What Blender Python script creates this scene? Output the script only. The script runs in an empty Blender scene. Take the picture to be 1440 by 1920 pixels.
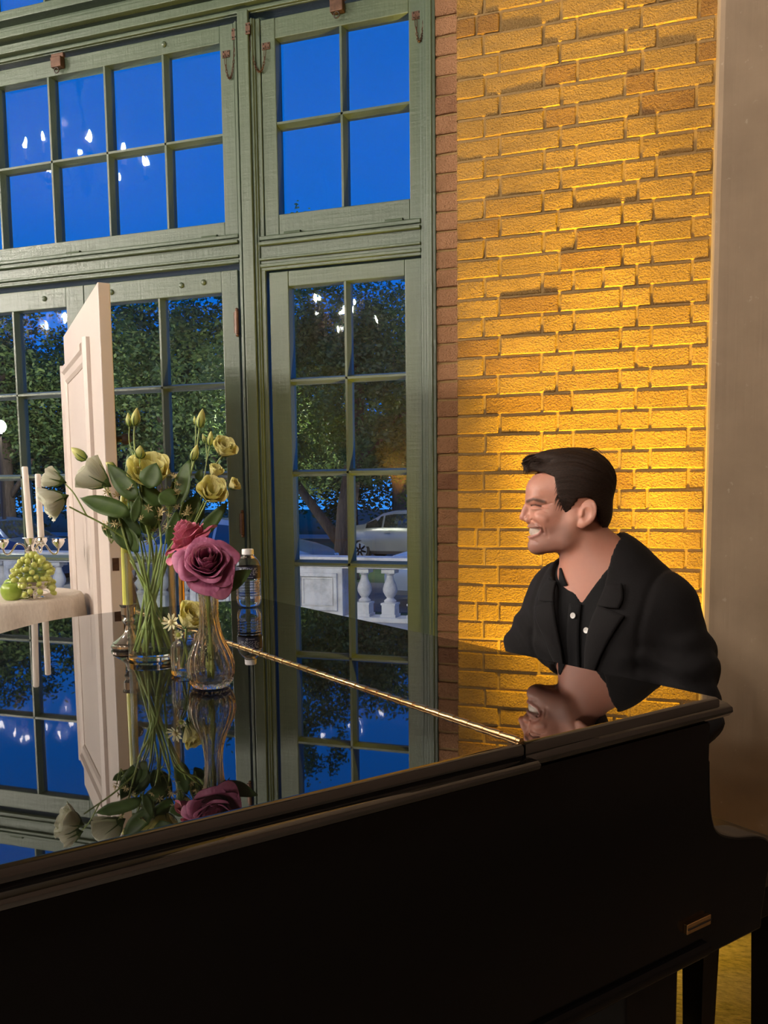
import bpy, bmesh, math, random
import numpy as np
from mathutils import Vector, Matrix

SC = bpy.context.scene
COL = SC.collection
random.seed(7)
R_ = math.radians

# ------------------------------------------------------------------ camera
F_PX, P_X, P_Y = 1613.0, 756.0, 1085.0            # focal length and principal point of a 1440x1920 frame
CAM = Vector((0.0, 0.0, 1.30))
_yaw, _pit, _rol = R_(18.625), R_(-5.801), R_(-0.4936)
_fw = Vector((-math.sin(_yaw) * math.cos(_pit), math.cos(_yaw) * math.cos(_pit), math.sin(_pit)))
_r = Vector((math.cos(_yaw), math.sin(_yaw), 0.0))
_u = _r.cross(_fw)
_r2 = _r * math.cos(_rol) + _u * math.sin(_rol)
_u2 = _u * math.cos(_rol) - _r * math.sin(_rol)
cam_data = bpy.data.cameras.new('camera')
cam_data.sensor_width = 36.0
cam_data.lens = F_PX / 1920.0 * 36.0
cam_data.shift_x = (720.0 - P_X) / 1920.0
cam_data.shift_y = (P_Y - 960.0) / 1920.0
cam_data.clip_start = 0.02
cam = bpy.data.objects.new('camera', cam_data)
COL.objects.link(cam)
cam.matrix_world = Matrix(((_r2.x, _u2.x, -_fw.x, CAM.x), (_r2.y, _u2.y, -_fw.y, CAM.y),
                           (_r2.z, _u2.z, -_fw.z, CAM.z), (0, 0, 0, 1)))
SC.camera = cam

# ------------------------------------------------------------------ exposure
SC.view_settings.view_transform = 'Standard'
SC.view_settings.look = 'None'
SC.view_settings.exposure = 0.0
SC.view_settings.gamma = 1.0
SC.view_settings.use_curve_mapping = False

# ------------------------------------------------------------------ dusk sky
world = bpy.data.worlds.new('dusk_sky')
SC.world = world
world.use_nodes = True
_nt = world.node_tree
_nt.nodes.clear()
_tc = _nt.nodes.new('ShaderNodeTexCoord')
_sx = _nt.nodes.new('ShaderNodeSeparateXYZ')
_cr = _nt.nodes.new('ShaderNodeValToRGB')
_bg = _nt.nodes.new('ShaderNodeBackground')
_wo = _nt.nodes.new('ShaderNodeOutputWorld')
_nt.links.new(_tc.outputs['Generated'], _sx.inputs[0])
_nt.links.new(_sx.outputs['Z'], _cr.inputs[0])
_nt.links.new(_cr.outputs[0], _bg.inputs[0])
_nt.links.new(_bg.outputs[0], _wo.inputs[0])
_cr.color_ramp.elements[0].position = 0.0
_cr.color_ramp.elements[0].color = (0.045, 0.36, 1.15, 1)
_cr.color_ramp.elements[1].position = 0.9
_cr.color_ramp.elements[1].color = (0.0, 0.10, 0.50, 1)
_e = _cr.color_ramp.elements.new(0.10)
_e.color = (0.008, 0.21, 0.92, 1)
_e = _cr.color_ramp.elements.new(0.24)
_e.color = (0.0, 0.15, 0.72, 1)
_bg.inputs[1].default_value = 1.0

# ------------------------------------------------------------------ room light (room lamps and an added flood, outside the frame)
def lamp(name, kind, loc, power, color, **kw):
    d = bpy.data.lights.new(name, kind)
    d.energy = power
    d.color = color
    for k, v in kw.items():
        if k not in ('target',):
            setattr(d, k, v)
    o = bpy.data.objects.new(name, d)
    COL.objects.link(o)
    o.location = loc
    if 'target' in kw:
        o.rotation_euler = (Vector(kw['target']) - Vector(loc)).to_track_quat('-Z', 'Y').to_euler()
    return o
AMBER = (1.0, 0.63, 0.035)
WARM = (1.0, 0.80, 0.60)
# ================================================================== helpers
class MB:
    """collects vertices and faces of one mesh"""
    def __init__(s):
        s.v = []; s.f = []
    def add(s, vs, fs, M=None):
        o = len(s.v)
        if M is not None:
            vs = [M @ Vector(p) for p in vs]
            if M.determinant() < 0:
                fs = [tuple(reversed(f)) for f in fs]
        s.v += [tuple(p) for p in vs]
        s.f += [tuple(i + o for i in f) for f in fs]
        return s
    def box(s, x0, x1, y0, y1, z0, z1, M=None):
        x0, x1 = min(x0, x1), max(x0, x1); y0, y1 = min(y0, y1), max(y0, y1); z0, z1 = min(z0, z1), max(z0, z1)
        vs = [(x0, y0, z0), (x1, y0, z0), (x1, y1, z0), (x0, y1, z0), (x0, y0, z1), (x1, y0, z1), (x1, y1, z1), (x0, y1, z1)]
        fs = [(0, 3, 2, 1), (4, 5, 6, 7), (0, 1, 5, 4), (1, 2, 6, 5), (2, 3, 7, 6), (3, 0, 4, 7)]
        return s.add(vs, fs, M)
    def rings(s, rings, closed=True, cap0=True, cap1=True, M=None):
        n = len(rings[0]); vs = [p for r in rings for p in r]; fs = []
        for i in range(len(rings) - 1):
            for j in range(n if closed else n - 1):
                k = (j + 1) % n
                fs.append((i * n + j, i * n + k, (i + 1) * n + k, (i + 1) * n + j))
        if closed and cap0: fs.append(tuple(reversed(range(n))))
        if closed and cap1: fs.append(tuple((len(rings) - 1) * n + j for j in range(n)))
        return s.add(vs, fs, M)
    def lathe(s, prof, n=24, c=(0, 0, 0), M=None, fluted=None, cap0=True, cap1=True):
        rs = []
        for r, z in prof:
            ring = []
            for j in range(n):
                a = 2 * math.pi * j / n
                rr = r
                if fluted: rr = r * (1 + fluted(z, a))
                ring.append((c[0] + rr * math.cos(a), c[1] + rr * math.sin(a), c[2] + z))
            rs.append(ring)
        return s.rings(rs, True, cap0, cap1, M)
    def tube(s, pts, rad, n=8, M=None, caps=True):
        pts = [Vector(p) for p in pts]
        if not hasattr(rad, '__len__'): rad = [rad] * len(pts)
        rs = []; prev = None
        for i, p in enumerate(pts):
            t = (pts[min(i + 1, len(pts) - 1)] - pts[max(i - 1, 0)])
            t = t.normalized() if t.length > 1e-9 else Vector((0, 0, 1))
            if prev is None:
                a = Vector((0, 0, 1)) if abs(t.z) < .9 else Vector((1, 0, 0))
                x = (a - t * a.dot(t)).normalized()
            else:
                x = (prev - t * prev.dot(t))
                x = x.normalized() if x.length > 1e-6 else prev
            prev = x; y = t.cross(x)
            rs.append([p + (x * math.cos(2 * math.pi * j / n) + y * math.sin(2 * math.pi * j / n)) * rad[i] for j in range(n)])
        return s.rings(rs, True, caps, caps, M)
    def prism(s, poly, h0, h1, axis='z', M=None):
        def P(a, b, h):
            return (a, b, h) if axis == 'z' else ((a, h, b) if axis == 'y' else (h, a, b))
        n = len(poly)
        area = sum(poly[i][0] * poly[(i + 1) % n][1] - poly[(i + 1) % n][0] * poly[i][1] for i in range(n))
        if (area < 0) != (axis == 'y'): poly = poly[::-1]
        vs = [P(a, b, min(h0, h1)) for a, b in poly] + [P(a, b, max(h0, h1)) for a, b in poly]
        fs = [tuple(reversed(range(n))), tuple(range(n, 2 * n))] + [(i, (i + 1) % n, n + (i + 1) % n, n + i) for i in range(n)]
        return s.add(vs, fs, M)
    def ball(s, c, r, nu=12, nv=8, M=None):
        rx, ry, rz = r if hasattr(r, '__len__') else (r, r, r)
        vs = [(c[0], c[1], c[2] - rz)]; fs = []
        for i in range(1, nv):
            t = math.pi * i / nv
            for j in range(nu):
                a = 2 * math.pi * j / nu
                vs.append((c[0] + rx * math.sin(t) * math.cos(a), c[1] + ry * math.sin(t) * math.sin(a), c[2] - rz * math.cos(t)))
        vs.append((c[0], c[1], c[2] + rz)); L = len(vs) - 1
        for j in range(nu):
            k = (j + 1) % nu
            fs.append((0, 1 + k, 1 + j)); fs.append((L, 1 + (nv - 2) * nu + j, 1 + (nv - 2) * nu + k))
            for i in range(nv - 2):
                fs.append((1 + i * nu + j, 1 + i * nu + k, 1 + (i + 1) * nu + k, 1 + (i + 1) * nu + j))
        return s.add(vs, fs, M)
    def grid(s, fn, nu, nv, M=None):
        vs = [fn(i / (nu - 1), j / (nv - 1)) for i in range(nu) for j in range(nv)]
        fs = [(i * nv + j, (i + 1) * nv + j, (i + 1) * nv + j + 1, i * nv + j + 1) for i in range(nu - 1) for j in range(nv - 1)]
        return s.add(vs, fs, M)

PM = {}                       # world matrix of every thing
def mesh_of(name, mb, smooth=False):
    me = bpy.data.meshes.new(name)
    me.from_pydata(mb.v, [], mb.f)
    me.update()
    if smooth:
        me.polygons.foreach_set('use_smooth', [True] * len(me.polygons))
    return me
def tag(o, label=None, cat=None, group=None, kind=None):
    if label: o['label'] = label
    if cat: o['category'] = cat
    if group: o['group'] = group
    if kind: o['kind'] = kind
    return o
def thing(name, label, cat, loc=(0, 0, 0), group=None, kind=None, M=None):
    o = bpy.data.objects.new(name, None)
    o.empty_display_size = .05
    COL.objects.link(o)
    M = M if M is not None else Matrix.Translation(Vector(loc))
    o.matrix_world = M
    PM[o.name] = M.copy()
    return tag(o, label, cat, group, kind)
def obj(name, mb, mat, parent=None, smooth=False, bevel=0, subsurf=0, auto=None, solid=0, label=None, recentre=True, kind=None):
    """one mesh object; vertices are given in world space"""
    me = mb if isinstance(mb, bpy.types.Mesh) else None
    c = Vector((0, 0, 0))
    if me is None:
        if recentre and mb.v:
            a = np.array(mb.v); lo = a.min(0); hi = a.max(0)
            c = Vector(((lo[0] + hi[0]) / 2, (lo[1] + hi[1]) / 2, lo[2]))
            mb.v = [tuple(p) for p in (a - np.array(c))]
        me = mesh_of(name, mb, smooth)
    if not me.materials:
        me.materials.append(mat)
    o = bpy.data.objects.new(name, me)
    COL.objects.link(o)
    o.location = c
    if parent is not None:
        o.parent = parent
        o.matrix_parent_inverse = PM[parent.name].inverted()
    PM[o.name] = Matrix.Translation(c)
    if parent is not None:
        pass
    if solid:
        m = o.modifiers.new('solid', 'SOLIDIFY'); m.thickness = solid; m.offset = 0
    if bevel:
        m = o.modifiers.new('bevel', 'BEVEL'); m.width = bevel; m.segments = 2; m.limit_method = 'ANGLE'; m.angle_limit = R_(40)
    if subsurf:
        m = o.modifiers.new('sub', 'SUBSURF'); m.levels = subsurf; m.render_levels = subsurf
    if auto is not None:
        me.polygons.foreach_set('use_smooth', [True] * len(me.polygons))
        me.set_sharp_from_angle(angle=R_(auto))
        big = max((p.area for p in me.polygons), default=0)
        for p in me.polygons:                              # large flat faces stay flat
            if p.area > .25 * big and len(p.vertices) > 4: p.use_smooth = False
    if label: o['label'] = label
    if kind: o['kind'] = kind
    return o
def place(name, me, M, parent=None, mat=None):
    """another object that shares mesh data; M is its world matrix"""
    o = bpy.data.objects.new(name, me)
    COL.objects.link(o)
    if mat is not None and not me.materials: me.materials.append(mat)
    if parent is not None:
        o.parent = parent
        o.matrix_parent_inverse = PM[parent.name].inverted()
    o.matrix_basis = M
    PM[o.name] = M.copy()
    return o
def struct(name, mb, mat, label=None, parent=None, **kw):
    o = obj(name, mb, mat, parent, **kw)
    if parent is None: o['kind'] = 'structure'
    if label and parent is None: o['label'] = label
    return o
def axis_matrix(pos, axis, roll=0.0, s=1.0):
    q = Vector(axis).normalized().to_track_quat('Z', 'Y').to_matrix().to_4x4()
    return Matrix.Translation(pos) @ q @ Matrix.Rotation(roll, 4, 'Z') @ Matrix.Scale(s, 4)
def spline(pts, n=8, closed=False):
    P = [np.array(p, float) for p in pts]; out = []
    m = len(P); rng = range(m if closed else m - 1)
    for i in rng:
        p1, p2 = P[i], P[(i + 1) % m]
        p0 = P[i - 1] if (i > 0 or closed) else 2 * p1 - p2
        p3 = P[(i + 2) % m] if (i + 2 < m or closed) else 2 * p2 - p1
        for k in range(n):
            t = k / n
            out.append(tuple(.5 * ((2 * p1) + (-p0 + p2) * t + (2 * p0 - 5 * p1 + 4 * p2 - p3) * t * t + (-p0 + 3 * p1 - 3 * p2 + p3) * t ** 3)))
    if not closed: out.append(tuple(P[-1]))
    return out

# ================================================================== materials
MATS = {}
class NT:
    def __init__(s, name):
        s.m = bpy.data.materials.new(name); s.m.use_nodes = True
        s.t = s.m.node_tree; s.b = s.t.nodes['Principled BSDF']; s.out = s.t.nodes['Material Output']
        MATS[name] = s.m
    def n(s, kind, **kw):
        o = s.t.nodes.new(kind)
        for k, v in kw.items():
            if k.startswith('_'): setattr(o, k[1:], v)
            else: o.inputs[k.replace('__', ' ')].default_value = v
        return o
    def l(s, a, b): s.t.links.new(a, b)
    def set(s, **kw):
        for k, v in kw.items(): s.b.inputs[k.replace('__', ' ')].default_value = v
        return s
    def coords(s, kind='Object', scale=(1, 1, 1)):
        tc = s.n('ShaderNodeTexCoord'); mp = s.n('ShaderNodeMapping'); mp.inputs['Scale'].default_value = scale
        if kind == 'World':
            g = s.n('ShaderNodeNewGeometry'); s.l(g.outputs['Position'], mp.inputs[0])
        else: s.l(tc.outputs[kind], mp.inputs[0])
        return mp.outputs[0]
    def noise(s, vec, scale, detail=4, rough=.55):
        o = s.n('ShaderNodeTexNoise'); o.inputs['Scale'].default_value = scale; o.inputs['Detail'].default_value = detail; o.inputs['Roughness'].default_value = rough
        s.l(vec, o.inputs['Vector']); return o.outputs['Fac']
    def ramp(s, fac, stops):
        o = s.n('ShaderNodeValToRGB'); el = o.color_ramp.elements
        while len(el) < len(stops): el.new(.5)
        for e, (p, c) in zip(el, stops):
            e.position = p; e.color = (*c, 1)
        s.l(fac, o.inputs[0]); return o.outputs[0]
    def mix(s, fac, a, b, mode='MIX'):
        o = s.n('ShaderNodeMix', _data_type='RGBA', _blend_type=mode)
        for sock, v in ((o.inputs[0], fac), (o.inputs[6], a), (o.inputs[7], b)):
            if hasattr(v, 'links'): s.l(v, sock)
            elif hasattr(v, '__len__'): sock.default_value = (*v, 1)
            else: sock.default_value = v
        return o.outputs[2]
    def bump(s, h, strength=.3, dist=.01, normal=None):
        o = s.n('ShaderNodeBump'); o.inputs['Strength'].default_value = strength; o.inputs['Distance'].default_value = dist
        s.l(h, o.inputs['Height'])
        if normal is not None: s.l(normal, o.inputs['Normal'])
        s.l(o.outputs[0], s.b.inputs['Normal']); return o.outputs[0]
    def base(s, col):
        if hasattr(col, 'links'): s.l(col, s.b.inputs['Base Color'])
        else: s.b.inputs['Base Color'].default_value = (*col, 1)
        return s
def simple(name, col, rough=.5, metal=0.0, noise=0, **kw):
    m = NT(name); m.set(Roughness=rough, Metallic=metal); m.set(**kw)
    if noise:
        f = m.noise(m.coords('Object'), noise[0])
        d = noise[1]
        m.base(m.ramp(f, [(.3, tuple(c * (1 - d) for c in col)), (.7, tuple(min(1, c * (1 + d)) for c in col))]))
    else: m.base(col)
    return m.m

# painted woodwork: green gloss paint with brush marks and chips
m = NT('green_paint'); v = m.coords('World'); vz = m.coords('World', (60, 60, 4)); vx = m.coords('World', (4, 60, 60))
n1 = m.noise(v, 3.0); n2 = m.noise(vz, 1.0, 3); n3 = m.noise(vx, 1.0, 3); n4 = m.noise(v, 26, 5, .7)
c = m.ramp(n1, [(.3, (.066, .095, .059)), (.7, (.086, .118, .075))])
chip = m.ramp(n4, [(.70, (0, 0, 0)), (.74, (1, 1, 1))])
m.base(m.mix(chip, c, (.050, .066, .044)))
m.set(Roughness=.38)
ad = m.n('ShaderNodeMath', _operation='ADD'); m.l(n2, ad.inputs[0]); m.l(n3, ad.inputs[1])
ad2 = m.n('ShaderNodeMath', _operation='ADD'); m.l(ad.outputs[0], ad2.inputs[0]); m.l(n4, ad2.inputs[1])
m.bump(ad2.outputs[0], .35, .004)
GREEN = m.m

def brick_mat(name, lo, hi, dark):
    m = NT(name); v = m.coords('World'); oi = m.n('ShaderNodeObjectInfo')
    ve = m.coords('World', (1, 1, 1.25))
    big = m.noise(v, 14, 3); rough = m.noise(ve, 135, 3, .60); fine = m.noise(ve, 260, 4, .6)
    c1 = m.ramp(oi.outputs['Random'], [(0.0, dark), (.07, dark), (.15, lo), (.75, hi), (1.0, hi)])
    c2 = m.mix(.35, c1, m.ramp(big, [(.3, tuple(x * .75 for x in lo)), (.7, hi)]))
    m.base(m.mix(m.ramp(rough, [(.30, (.45,) * 3), (.42, (0, 0, 0))]), c2, tuple(x * .55 for x in dark)))
    m.set(Roughness=.85); m.b.inputs['Specular IOR Level'].default_value = .25
    a = m.n('ShaderNodeMath', _operation='MULTIPLY_ADD'); m.l(fine, a.inputs[0]); a.inputs[1].default_value = .3; m.l(rough, a.inputs[2])
    m.bump(a.outputs[0], 1.0, .0105)
    return m.m
BRICK = brick_mat('rough_tan_brick', (.255, .152, .050), (.315, .192, .066), (.20, .100, .040))
BRICK2 = brick_mat('rough_brown_brick', (.34, .175, .088), (.41, .215, .110), (.22, .10, .058))
m = NT('mortar'); f = m.noise(m.coords('World'), 120, 4); m.base(m.ramp(f, [(.3, (.24, .15, .055)), (.7, (.31, .20, .08))])); m.set(Roughness=.95); m.bump(f, .5, .004); MORTAR = m.m
m = NT('board_marked_concrete'); v = m.coords('World'); f = m.noise(v, 6, 6, .6); g = m.noise(m.coords('World', (40, 40, 1.5)), 1.0, 4); h = m.noise(v, 45, 4)
m.base(m.mix(m.ramp(h, [(.68, (0, 0, 0)), (.73, (.5,) * 3)]), m.ramp(f, [(.25, (.265, .190, .122)), (.75, (.36, .262, .170))]), (.50, .40, .29)))
m.set(Roughness=.9); m.bump(g, .25, .006); CONCRETE = m.m
m = NT('exposed_aggregate_floor'); v = m.coords('World', (1, 2.2, 1)); f = m.noise(v, 30, 5, .7); m.base(m.ramp(f, [(.3, (.05, .038, .028)), (.5, (.16, .125, .09)), (.7, (.25, .19, .14))])); m.set(Roughness=.8); m.bump(f, .6, .006); FLOORM = m.m
CEILM = simple('ceiling_plaster', (.055, .042, .032), .9, noise=(2.0, .12))
WALLM = simple('far_wall_brickwork', (.12, .08, .055), .9)
m = NT('far_wall_brick'); br = m.n('ShaderNodeTexBrick'); m.l(m.coords('World', (1, 1, 1)), br.inputs['Vector'])
mp = br.inputs['Vector'].links[0].from_node; mp.inputs['Rotation'].default_value = (R_(90), 0, 0)
br.inputs['Scale'].default_value = 4.7; br.inputs['Color1'].default_value = (.24, .15, .085, 1); br.inputs['Color2'].default_value = (.19, .11, .06, 1); br.inputs['Mortar'].default_value = (.22, .16, .11, 1); br.inputs['Mortar Size'].default_value = .012
m.l(br.outputs['Color'], m.b.inputs['Base Color']); m.set(Roughness=.9); FARBRICK = m.m

m = NT('window_glass')                                   # thin pane: mirror by Fresnel over clear, slightly wavy
gl = m.n('ShaderNodeBsdfGlossy'); gl.inputs['Roughness'].default_value = .015
tr = m.n('ShaderNodeBsdfTransparent'); tr.inputs[0].default_value = (.93, .96, .95, 1)
fr = m.n('ShaderNodeFresnel'); ge = m.n('ShaderNodeNewGeometry')
io = m.n('ShaderNodeMapRange'); io.inputs['To Min'].default_value = 1.45; io.inputs['To Max'].default_value = 1 / 1.45
m.l(ge.outputs['Backfacing'], io.inputs['Value']); m.l(io.outputs[0], fr.inputs['IOR'])
mx = m.n('ShaderNodeMixShader'); m.l(fr.outputs[0], mx.inputs[0]); m.l(tr.outputs[0], mx.inputs[1]); m.l(gl.outputs[0], mx.inputs[2])
bp = m.n('ShaderNodeBump'); bp.inputs['Strength'].default_value = .06; bp.inputs['Distance'].default_value = .01
m.l(m.noise(m.coords('World', (1, 1, .6)), 9, 2), bp.inputs['Height']); m.l(bp.outputs[0], gl.inputs['Normal'])
m.t.nodes.remove(m.b); m.l(mx.outputs[0], m.out.inputs[0]); PANE = m.m

m = NT('thin_clear_glass')                               # blown glass wall
gl = m.n('ShaderNodeBsdfGlossy'); gl.inputs['Roughness'].default_value = .01
tr = m.n('ShaderNodeBsdfTransparent'); tr.inputs[0].default_value = (.955, .97, .955, 1)
fr = m.n('ShaderNodeFresnel'); ge = m.n('ShaderNodeNewGeometry'); io = m.n('ShaderNodeMapRange'); io.inputs['To Min'].default_value = 1.75; io.inputs['To Max'].default_value = 1 / 1.75
m.l(ge.outputs['Backfacing'], io.inputs['Value']); m.l(io.outputs[0], fr.inputs['IOR'])
mx = m.n('ShaderNodeMixShader'); m.l(fr.outputs[0], mx.inputs[0]); m.l(tr.outputs[0], mx.inputs[1]); m.l(gl.outputs[0], mx.inputs[2])
m.t.nodes.remove(m.b); m.l(mx.outputs[0], m.out.inputs[0]); THING = m.m
LACQ = NT('black_piano_lacquer').set(Roughness=.014, IOR=2.4).base((.0035, .0032, .003)).m
m = NT('black_piano_case'); m.base((.0035, .003, .003)); m.set(Roughness=.22, IOR=1.33); m.bump(m.noise(m.coords('Object', (1, 1, 1)), 3, 2), .02, .01); CASE = m.m
BRASS = simple('brass', (.80, .50, .22), .22, 1.0)
OLDBRASS = simple('old_bronze', (.105, .055, .034), .5, .5, noise=(60, .3))
IRON = simple('dark_iron', (.05, .04, .035), .5, .6)
CHROME = simple('polished_silver', (.86, .84, .80), .06, 1.0)
WHITEP = simple('white_satin_paint', (.62, .535, .475), .45, noise=(3.0, .03))
IVORY = simple('ivory_key', (.8, .78, .7), .3)
BLACKS = simple('black_satin', (.012, .011, .011), .45)
SEATM = simple('black_bench_leather', (.02, .017, .016), .38)
DARKWOOD = simple('dark_wood', (.05, .03, .02), .4, noise=(20, .3))
# ================================================================== the room
struct('floor', MB().box(-10, 3.2, -7.2, 3.30, -.25, 0), FLOORM, 'rough stone floor of the hall')
struct('ceiling', MB().box(-10, 3.2, -7.2, 3.45, 4.6, 4.75), CEILM, 'plain plaster ceiling of the hall')
struct('wall_back', MB().box(-10, 3.2, -7.2, -7.0, 0, 4.6), FARBRICK, 'brick wall behind the viewer')
struct('wall_left', MB().box(-10.2, -10, -7.2, 3.45, -.25, 4.75), WALLM, 'far left wall of the hall')
struct('wall_right', MB().box(3.2, 3.4, -7.2, 3.45, -.25, 4.75), WALLM, 'right wall of the hall')
# ---- brick pier: every brick a piece
YB = 3.07
random.seed(11)
def brick_mesh(name, w, h, mat, seed):
    rnd = random.Random(seed); mb = MB(); nx = 5; nz = 3; e = .0035
    xs = [0, e, w / 2, w - e, w]; zs = [0, e * .9, h / 2, h - e * .9, h]
    nx = len(xs); nz = len(zs); vs = []
    for i, x in enumerate(xs):
        for j, z in enumerate(zs):
            edge = i in (0, nx - 1) or j in (0, nz - 1)
            y = .0022 + rnd.uniform(0, .0016) if edge else rnd.uniform(-.0006, .0006)
            vs.append((x + rnd.uniform(-.0012, .0012), y, z + rnd.uniform(-.0012, .0012)))
    fs = [(i * nz + j, (i + 1) * nz + j, (i + 1) * nz + j + 1, i * nz + j + 1) for i in range(nx - 1) for j in range(nz - 1)]
    ring = [i * nz for i in range(nx)] + [(nx - 1) * nz + j for j in range(1, nz)] + [i * nz + nz - 1 for i in range(nx - 2, -1, -1)] + [j for j in range(nz - 2, 0, -1)]
    o = len(vs)
    for k in ring: vs.append((vs[k][0], .05, vs[k][2]))
    n = len(ring)
    for a in range(n):
        b = (a + 1) % n
        fs.append((ring[b], ring[a], o + a, o + b))
    mb.add(vs, fs)
    me = mesh_of(name, mb); me.materials.append(mat); return me
JW = .0085
wf = obj('wall_front', MB().box(-.819, .20, YB + .0048, YB + .11, 0, 4.6), MORTAR)
tag(wf, 'amber lit brick pier behind the seated man', kind='structure')
bcache = {}
def put_brick(par, x0, x1, z0, z1, y, mat, key):
    w = round((x1 - x0) / .012) * .012
    k = (key, w, random.randrange(5))
    if k not in bcache: bcache[k] = brick_mesh('brick', w, .0575, mat, hash(k) & 0xffff)
    M = Matrix.Translation((x0, y + random.uniform(-.0025, .0025), z0)) @ Matrix.Diagonal(((x1 - x0) / w, 1, (z1 - z0) / .0575, 1))
    place('brick', bcache[k], M, par)
ROWS = ([-.8265, -.668, -.460, -.247, -.147, .030, .14], [-.8265, -.723, -.516, -.407, -.196, -.023, .14])
PITCH = .0681
for j in range(-5, 41):
    z1 = 2.795 - PITCH * j; z0 = z1 - PITCH
    if z0 < .0: break
    edges = list(ROWS[j % 2])
    for a in range(1, len(edges) - 1): edges[a] += random.uniform(-.004, .004)
    if random.random() < .10: edges.insert(1 if j % 2 == 0 else 4, edges[0] + .075 if j % 2 == 0 else edges[3] + .1)
    edges.sort()
    for a in range(len(edges) - 1):
        put_brick(wf, edges[a] + JW / 2, edges[a + 1] - JW / 2, z0 + JW / 2 + random.uniform(-.001, .001), z1 - JW / 2 + random.uniform(-.001, .001), YB, BRICK, 'a')
wr = obj('wall_recess', MB().box(-.936, -.80, 3.178, 3.30, 0, 4.6), MORTAR)
tag(wr, 'narrow recessed strip of brown bricks beside the green window frame', kind='structure')
for j in range(-5, 41):
    z1 = 2.795 - PITCH * j + .004; z0 = z1 - PITCH
    if z0 < 0: break
    put_brick(wr, -.930 + random.uniform(-.002, .002), -.815, z0 + JW / 2, z1 - JW / 2 + random.uniform(-.001, .001), 3.17, BRICK2, 'b')
struct('wall_column', MB().box(.034, 1.5, 2.70, 3.45, 0, 4.6), CONCRETE, 'square concrete column at the right edge', bevel=.018)
struct('wall_side', MB().box(1.5, 3.2, 3.1, 3.45, 0, 4.6), CONCRETE, 'concrete wall right of the column')
struct('wall_far', MB().box(-10, -3.42, 3.18, 3.45, 0, 4.6), GREEN, 'green panelled wall left of the doors')
struct('wall_lintel', MB().box(-3.42, -.93, 3.18, 3.45, 4.1, 4.6), GREEN, 'green boarded wall above the top lights')

# ---- woodwork
def bars(name, boxes, label, bevel=.003, parent=None):
    mb = MB()
    for b in boxes: mb.box(*b)
    return struct(name, mb, GREEN, label, parent, bevel=bevel)
FZ = 3.14
bars('trim_1', [(-.963, -.928, 3.165, 3.32, 0, 4.1), (-.978, -.9632, 3.180, 3.32, 0, 4.1), (-.994, -.9782, 3.192, 3.32, 0, 4.1), (-.947, -.940, 3.158, 3.17, 0, 4.1)], 'right hand green jamb beside the brick')
bars('trim_2', [(-1.762, -1.669, 3.190, 3.32, 0, FZ), (-1.737, -1.690, 3.176, 3.195, 0, FZ + .03), (-1.752, -1.745, 3.183, 3.195, 0, FZ), (-1.683, -1.676, 3.183, 3.195, 0, FZ), (-1.669, -1.650, 3.197, 3.32, 0, FZ)], 'green post between the narrow door and the double doors')
bars('trim_3', [(-3.42, -3.296, 3.185, 3.32, 0, 4.1), (-3.38, -3.34, 3.172, 3.19, 0, 4.1)], 'green post left of the double doors')
bars('trim_4', [(-1.6688, -.9942, 3.196, 3.32, 2.184, 2.318), (-1.6688, -.9942, 3.178, 3.20, 2.279, 2.292), (-1.6688, -.9942, 3.186, 3.20, 2.300, 2.316), (-1.6688, -.9942, 3.184, 3.20, 2.222, 2.232), (-1.6688, -.9942, 3.188, 3.20, 2.196, 2.210)], 'green transom bar over the narrow door')
bars('trim_5', [(-3.2958, -1.7622, 3.196, 3.32, 2.222, 2.338), (-3.2958, -1.7622, 3.178, 3.20, 2.300, 2.313), (-3.2958, -1.7622, 3.186, 3.20, 2.322, 2.336), (-3.2958, -1.7622, 3.184, 3.20, 2.245, 2.256), (-3.2958, -1.7622, 3.188, 3.20, 2.224, 2.236)], 'green transom bar over the double doors')
bars('trim_6', [(-3.2958, -.9942, 3.198, 3.32, 3.165, 3.352), (-3.2958, -.9942, 3.165, 3.20, 3.188, 3.222), (-3.2958, -.9942, 3.140, 3.20, 3.236, 3.262), (-3.2958, -.9942, 3.160, 3.20, 3.262, 3.285), (-3.2958, -.9942, 3.150, 3.20, 3.312, 3.350), (-3.2958, -.9942, 3.186, 3.20, 3.168, 3.180)], 'deep moulded green head rail under the top lights')
bars('trim_7', [(-3.2958, -.9942, 3.17, 3.34, 0, .018)], 'door sill')

def muntin(par, x0, x1, z0, z1, vertical):
    """bar of glazing wood: narrow nose towards the room, wide rebate at the glass"""
    mb = MB(); a, b = .0045, .0135; yf, yb = 3.203, 3.252
    if vertical:
        c = (x0 + x1) / 2; prof = [(c - b, yb), (c - b, yf + .026), (c - a, yf), (c + a, yf), (c + b, yf + .026), (c + b, yb)]
        rs = [[(p[0], p[1], z) for p in prof] for z in (z0, z1)]
    else:
        c = (z0 + z1) / 2; prof = [(c - b, yb), (c - b, yf + .026), (c - a, yf), (c + a, yf), (c + b, yf + .026), (c + b, yb)]
        rs = [[(x, p[1], p[0]) for p in prof] for x in (x1, x0)]
    mb.rings(rs, True)
    o = obj('muntin', mb, GREEN, par)
    me = o.data; bm = bmesh.new(); bm.from_mesh(me); bmesh.ops.recalc_face_normals(bm, faces=bm.faces); bm.to_mesh(me); bm.free()
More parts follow.
